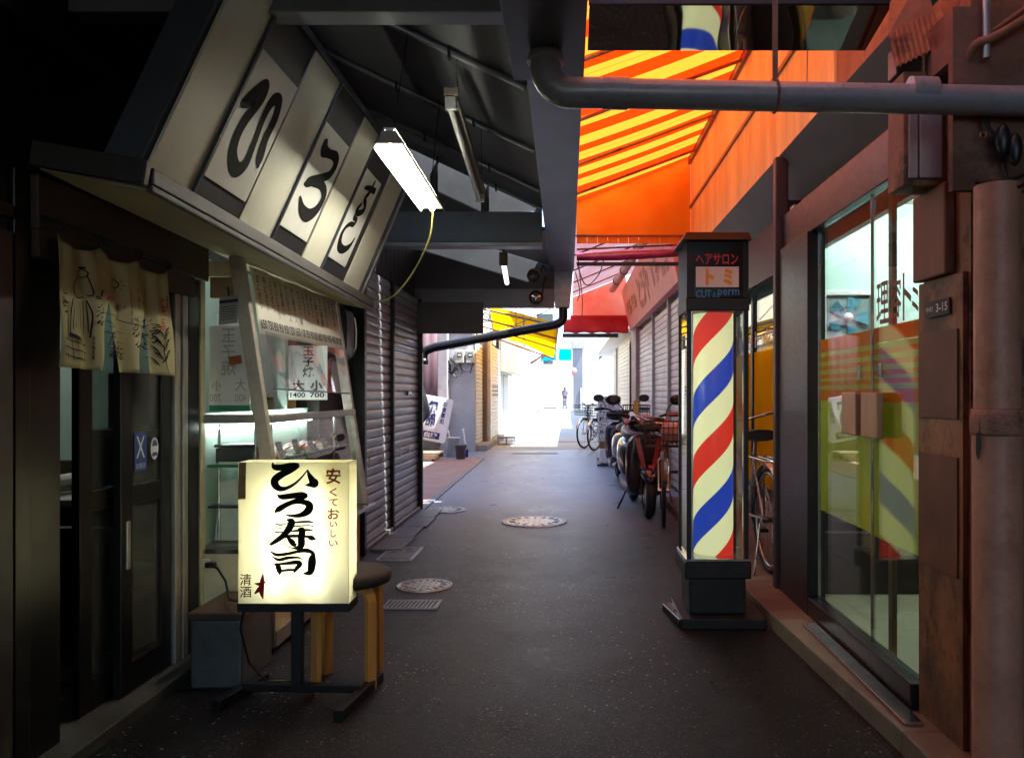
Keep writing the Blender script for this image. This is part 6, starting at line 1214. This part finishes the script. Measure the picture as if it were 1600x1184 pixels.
# cream box sign, pole and white facades beyond
t = thing('box_sign', 'big blank cream box sign jutting from the left wall', 'sign', (-1.5, 21.3, 1.7)); b = MB(); q = [W(782, 514, 21.3), W(823, 514, 21.3), W(805, 583, 21.3), W(782, 580, 21.3)]; b.prism(q, (0, 4.5, 0)); b.build('case', mat('cream_case', (.62, .56, .44), .55, var=.12), t, bevel=.02); b = MB(); b.prism([q[0] + Vector((-.04, -.02, .05)), q[0] + Vector((0, -.02, .05)), q[3] + Vector((0, -.02, -.05)), q[3] + Vector((-.04, -.02, -.05))], (0, 4.6, 0)); b.build('bracket', M['alu'], t)
wf_ = mat('white_render', (.72, .71, .69), .8, var=.12, scale=1)
rowh = thing('white_shophouse', 'row of white shophouse fronts beyond the cream box sign on the left', 'shop building', (-2, 35, 0))
box_part(rowh, 'wall', wf_, (-7, -1.95, 23.02, 58, 0, 6)); box_part(rowh, 'pilaster', mat('light_blue_render', (.45, .55, .60), .7), (-1.95, -1.45, 28.5, 29.2, 0, 3.0)); [box_part(rowh, 'door', M['slat_white'], q) for q in ((-1.95, -1.93, 24, 27.5, 0, 2.3), (-1.95, -1.93, 31, 36, 0, 2.4), (-1.95, -1.93, 40, 48, 0, 2.4))]; box_part(rowh, 'canopy', M['white'], (-1.95, -1.2, 30, 40, 2.5, 2.62)); [box_part(rowh, 'window', M['glass_old'], (-1.95, -1.93, y, y + 3, 3.6, 4.8)) for y in (33, 42)]
rr = thing('white_shop', 'white shop front with a pale roller shutter beyond the menu board on the right', 'shop building', (1.4, 30, 0))
box_part(rr, 'wall', wf_, (1.36, 5, 16.62, 58, 0, 2.62)); shutter(rr, 1.30, 16.7, 20.2, .02, 2.35, M['slat_white'], .085, .007, -1); box_part(rr, 'canopy', M['white'], (.95, 1.36, 16.7, 27, 2.45, 2.56)); [box_part(rr, 'door', M['slat_white'], q) for q in ((1.34, 1.36, 23, 26, 0, 2.3), (1.34, 1.36, 32, 38, 0, 2.4))]; box_part(rr, 'downpipe', M['alu'], (1.28, 1.34, 21.3, 21.38, 0, 2.4))
# yellow tarpaulin awning, blue canopy
ya = thing('yellow_awning', 'bright yellow tarpaulin awning on rusty bars beyond the dark roof', 'awning', (-1, 17, 2.7))
yc = sheet('yellow_tarpaulin', lambda t: t.ramp(t.noise(t.coord(), 2, 5), [(.3, (.90, .56, .015)), (.7, (.97, .70, .04))]), .7)
A1, A2, B1, B2 = W(764, 477, 14.0), W(872, 505, 14.0), W(772, 520, 20.5), W(866, 558, 20.5)
b = MB().grid(lambda u, v: (A1 * (1 - u) + A2 * u) * (1 - v) + (B1 * (1 - u) + B2 * u) * v + Vector((0, 0, -.03 * math.sin(u * 9) * math.sin(v * 7))), 14, 20); b.build('tarpaulin', yc, ya, solid=.003)
for f in (.0, .3, .6, 1.0): p, q = A1 * (1 - f) + B1 * f, A2 * (1 - f) + B2 * f; MB().cyl(p - Vector((.3, 0, .02)), q - Vector((0, 0, .05)), .02, 8).build('frame_bar', M['rust'], ya)
b = MB()
for f in (0, .5, 1): b.cyl(A1 * (1 - f) + A2 * f - Vector((0, 0, .04)), B1 * (1 - f) + B2 * f - Vector((0, 0, .04)), .015, 8)
b.build('long_bar', M['rust'], ya)
for i, (p, q) in enumerate(((W(755, 500, 13), W(880, 512, 15)), (W(760, 520, 14), W(868, 478, 12)), (W(806, 480, 13), W(808, 540, 17)))): tag(MB().tube(wire(p, q, sag=.05), .007, 5).build('cable', M['dark_iron']), ('long cable crossing under the yellow awning', 'slanting cable in front of the yellow awning', 'upright cable hanging from the yellow awning')[i], 'cable')
tag(MB().tube([Vector(q) for q in smooth_path([tuple(W(x, y, 12.5)) for x, y in ((752, 482), (762, 484), (766, 494), (758, 503), (753, 496), (760, 488), (768, 500))], 6)], .012, 6).build('cable_coil', M['alu']), 'grey coil of wire hanging at the left of the yellow awning', 'cable')
t = thing('tattered_board', 'tattered white and tan sheet hanging below the yellow awning', 'sheet', (-.9, 22, 2.2)); b = MB().prism([W(843, 517, 22), W(868, 520, 22), W(868, 543, 22), W(858, 540, 22), W(848, 545, 22)], (0, .04, 0)); b.build('sheet', M['white'], t); MB().tube([W(830, 567, 23), W(847, 556, 22.6), W(866, 541, 22)], .03, 8).build('rail', M['rust'], t)
t = thing('blue_canopy', 'bright cyan canopy across the far end of the alley', 'canopy', (-.8, 50, 3.4)); cyc = sheet('cyan_canvas', lambda t: (.0, .45, .72), .5)
for xa, xb_ in ((845, 869), (873, 893)):
    b = MB(); b.slab(W(xa, 563, 50), W(xb_, 563, 50), W(xb_, 553, 50), W(xa if xa > 860 else xa + 6, 553 if xa > 860 else 558, 50), (0, .05, 0)); b.slab(W(xa, 553, 50), W(xb_, 553, 50), W(xb_, 553, 50) + Vector((0, 4, .5)), W(xa, 553, 50) + Vector((0, 4, .5)), (0, 0, .04)); b.build('canvas', cyc, t)
b = MB()
for px in (848, 870, 892): p = W(px, 563, 50); b.cyl((p.x, 50.2, 0.0), (p.x, 50.2, p.z), .025, 8)
b.build('support', M['white'], t)
pi_ = thing('grey_pillar', 'tall grey concrete pillar standing at the far end of the alley', 'pillar', (.7, 61, 0)); box_part(pi_, 'shaft', mat('pillar_concrete', (.16, .165, .185), .8, var=.2, scale=.6), (.35, 1.15, 60.4, 61.2, 0, 4.6)); box_part(pi_, 'cap', M['concrete'], (.2, 1.3, 60.2, 61.4, 4.605, 5.2)); box_part(pi_, 'pipe', M['white'], (.98, 1.08, 60.3, 60.395, 0, 1.6))
rs = thing('round_sign', 'faded red round road sign on a post beside the grey pillar', 'road sign', (.2, 59, 0)); MB().cyl((.40, 59, 0), (.40, 59, 3.0), .03, 10).build('post', M['grey_box'], rs); MB().lathe((.40, 58.95, 2.85), [(.0, -.015), (.28, -.012), (.28, .012)], 28, 'Y').build('disc', mat('faded_red', (.50, .20, .20), .6), rs)
fb = thing('far_building', 'sunlit white building closing the far end of the alley', 'building', (0, 80, 0)); box_part(fb, 'wall', wf_, (-30, 30, 76, 82, 0, 12)); [box_part(fb, 'door', M['slat_white'], q) for q in ((-6, -2, 75.96, 76, 0, 2.6), (3, 6, 75.96, 76, 0, 2.6))]; [box_part(fb, 'window', M['glass_old'], (x, x + 1.6, 75.95, 76, z, z + 1.4)) for x in (-10, -6.5, -3, 3, 6.5, 10) for z in (4, 7.4)]
# a person far away
pr = thing('person', 'person in grey clothes and a hat walking at the bright far end of the alley', 'person', (-.22, 60.5, 0))
J = [(-.22, 60.5, .92), (-.22, 60.5, 1.10), (-.22, 60.5, 1.34), (-.22, 60.48, 1.47), (-.22, 60.46, 1.58), (-.22, 60.45, 1.70),
     (-.40, 60.5, 1.36), (-.45, 60.45, 1.10), (-.38, 60.30, .92), (-.04, 60.5, 1.36), (.01, 60.45, 1.10), (-.06, 60.30, .92),
     (-.31, 60.5, .86), (-.33, 60.40, .50), (-.33, 60.48, .08), (-.34, 60.34, .04), (-.13, 60.5, .86), (-.12, 60.58, .48), (-.11, 60.72, .10), (-.10, 60.62, .04)]
E = [(0, 1), (1, 2), (2, 3), (3, 4), (4, 5), (2, 6), (6, 7), (7, 8), (2, 9), (9, 10), (10, 11), (0, 12), (12, 13), (13, 14), (14, 15), (0, 16), (16, 17), (17, 18), (18, 19)]
RR = [.16, .15, .15, .06, .10, .085, .07, .05, .04, .07, .05, .04, .10, .07, .045, .04, .10, .07, .045, .04]
me = bpy.data.meshes.new('body'); me.from_pydata([Vector(j) - Vector((-.22, 60.5, 0)) for j in J], E, []); bo = bpy.data.objects.new('body', me); col.objects.link(bo); bo.parent = pr
me.materials.append(mat('grey_clothes', (.16, .13, .15), .9, var=.2, bump=0)); sk = bo.modifiers.new('skin', 'SKIN'); bo.modifiers.new('round', 'SUBSURF').levels = 1
for i, r_ in enumerate(RR): me.skin_vertices[0].data[i].radius = (r_, r_ * .85)
me.skin_vertices[0].data[0].use_root = True
MB().lathe((-.22, 60.45, 1.70), [(.18, -.01), (.18, .0), (.10, .01), (.09, .09), (0, .10)], 18).build('hat', M['grey_box'], pr)
t = thing('hand_cart', 'small grey shopping trolley in front of the far person', 'trolley', (-.2, 60.1, 0)); box_part(t, 'bag', mat('grey_bag', (.15, .14, .16), .8), (-.36, -.06, 60.0, 60.22, .25, .75), bevel=.03); b = MB()
for x in (-.34, -.08): b.tube([(x, 60.24, .05), (x, 60.25, .95)], .015, 6).lathe((x, 60.2, .07), [(.07, -.02), (.07, .02)], 12, 'X')
b.tube([(-.34, 60.25, .95), (-.08, 60.25, .95)], .015, 6); b.build('frame', M['dark_iron'], t)
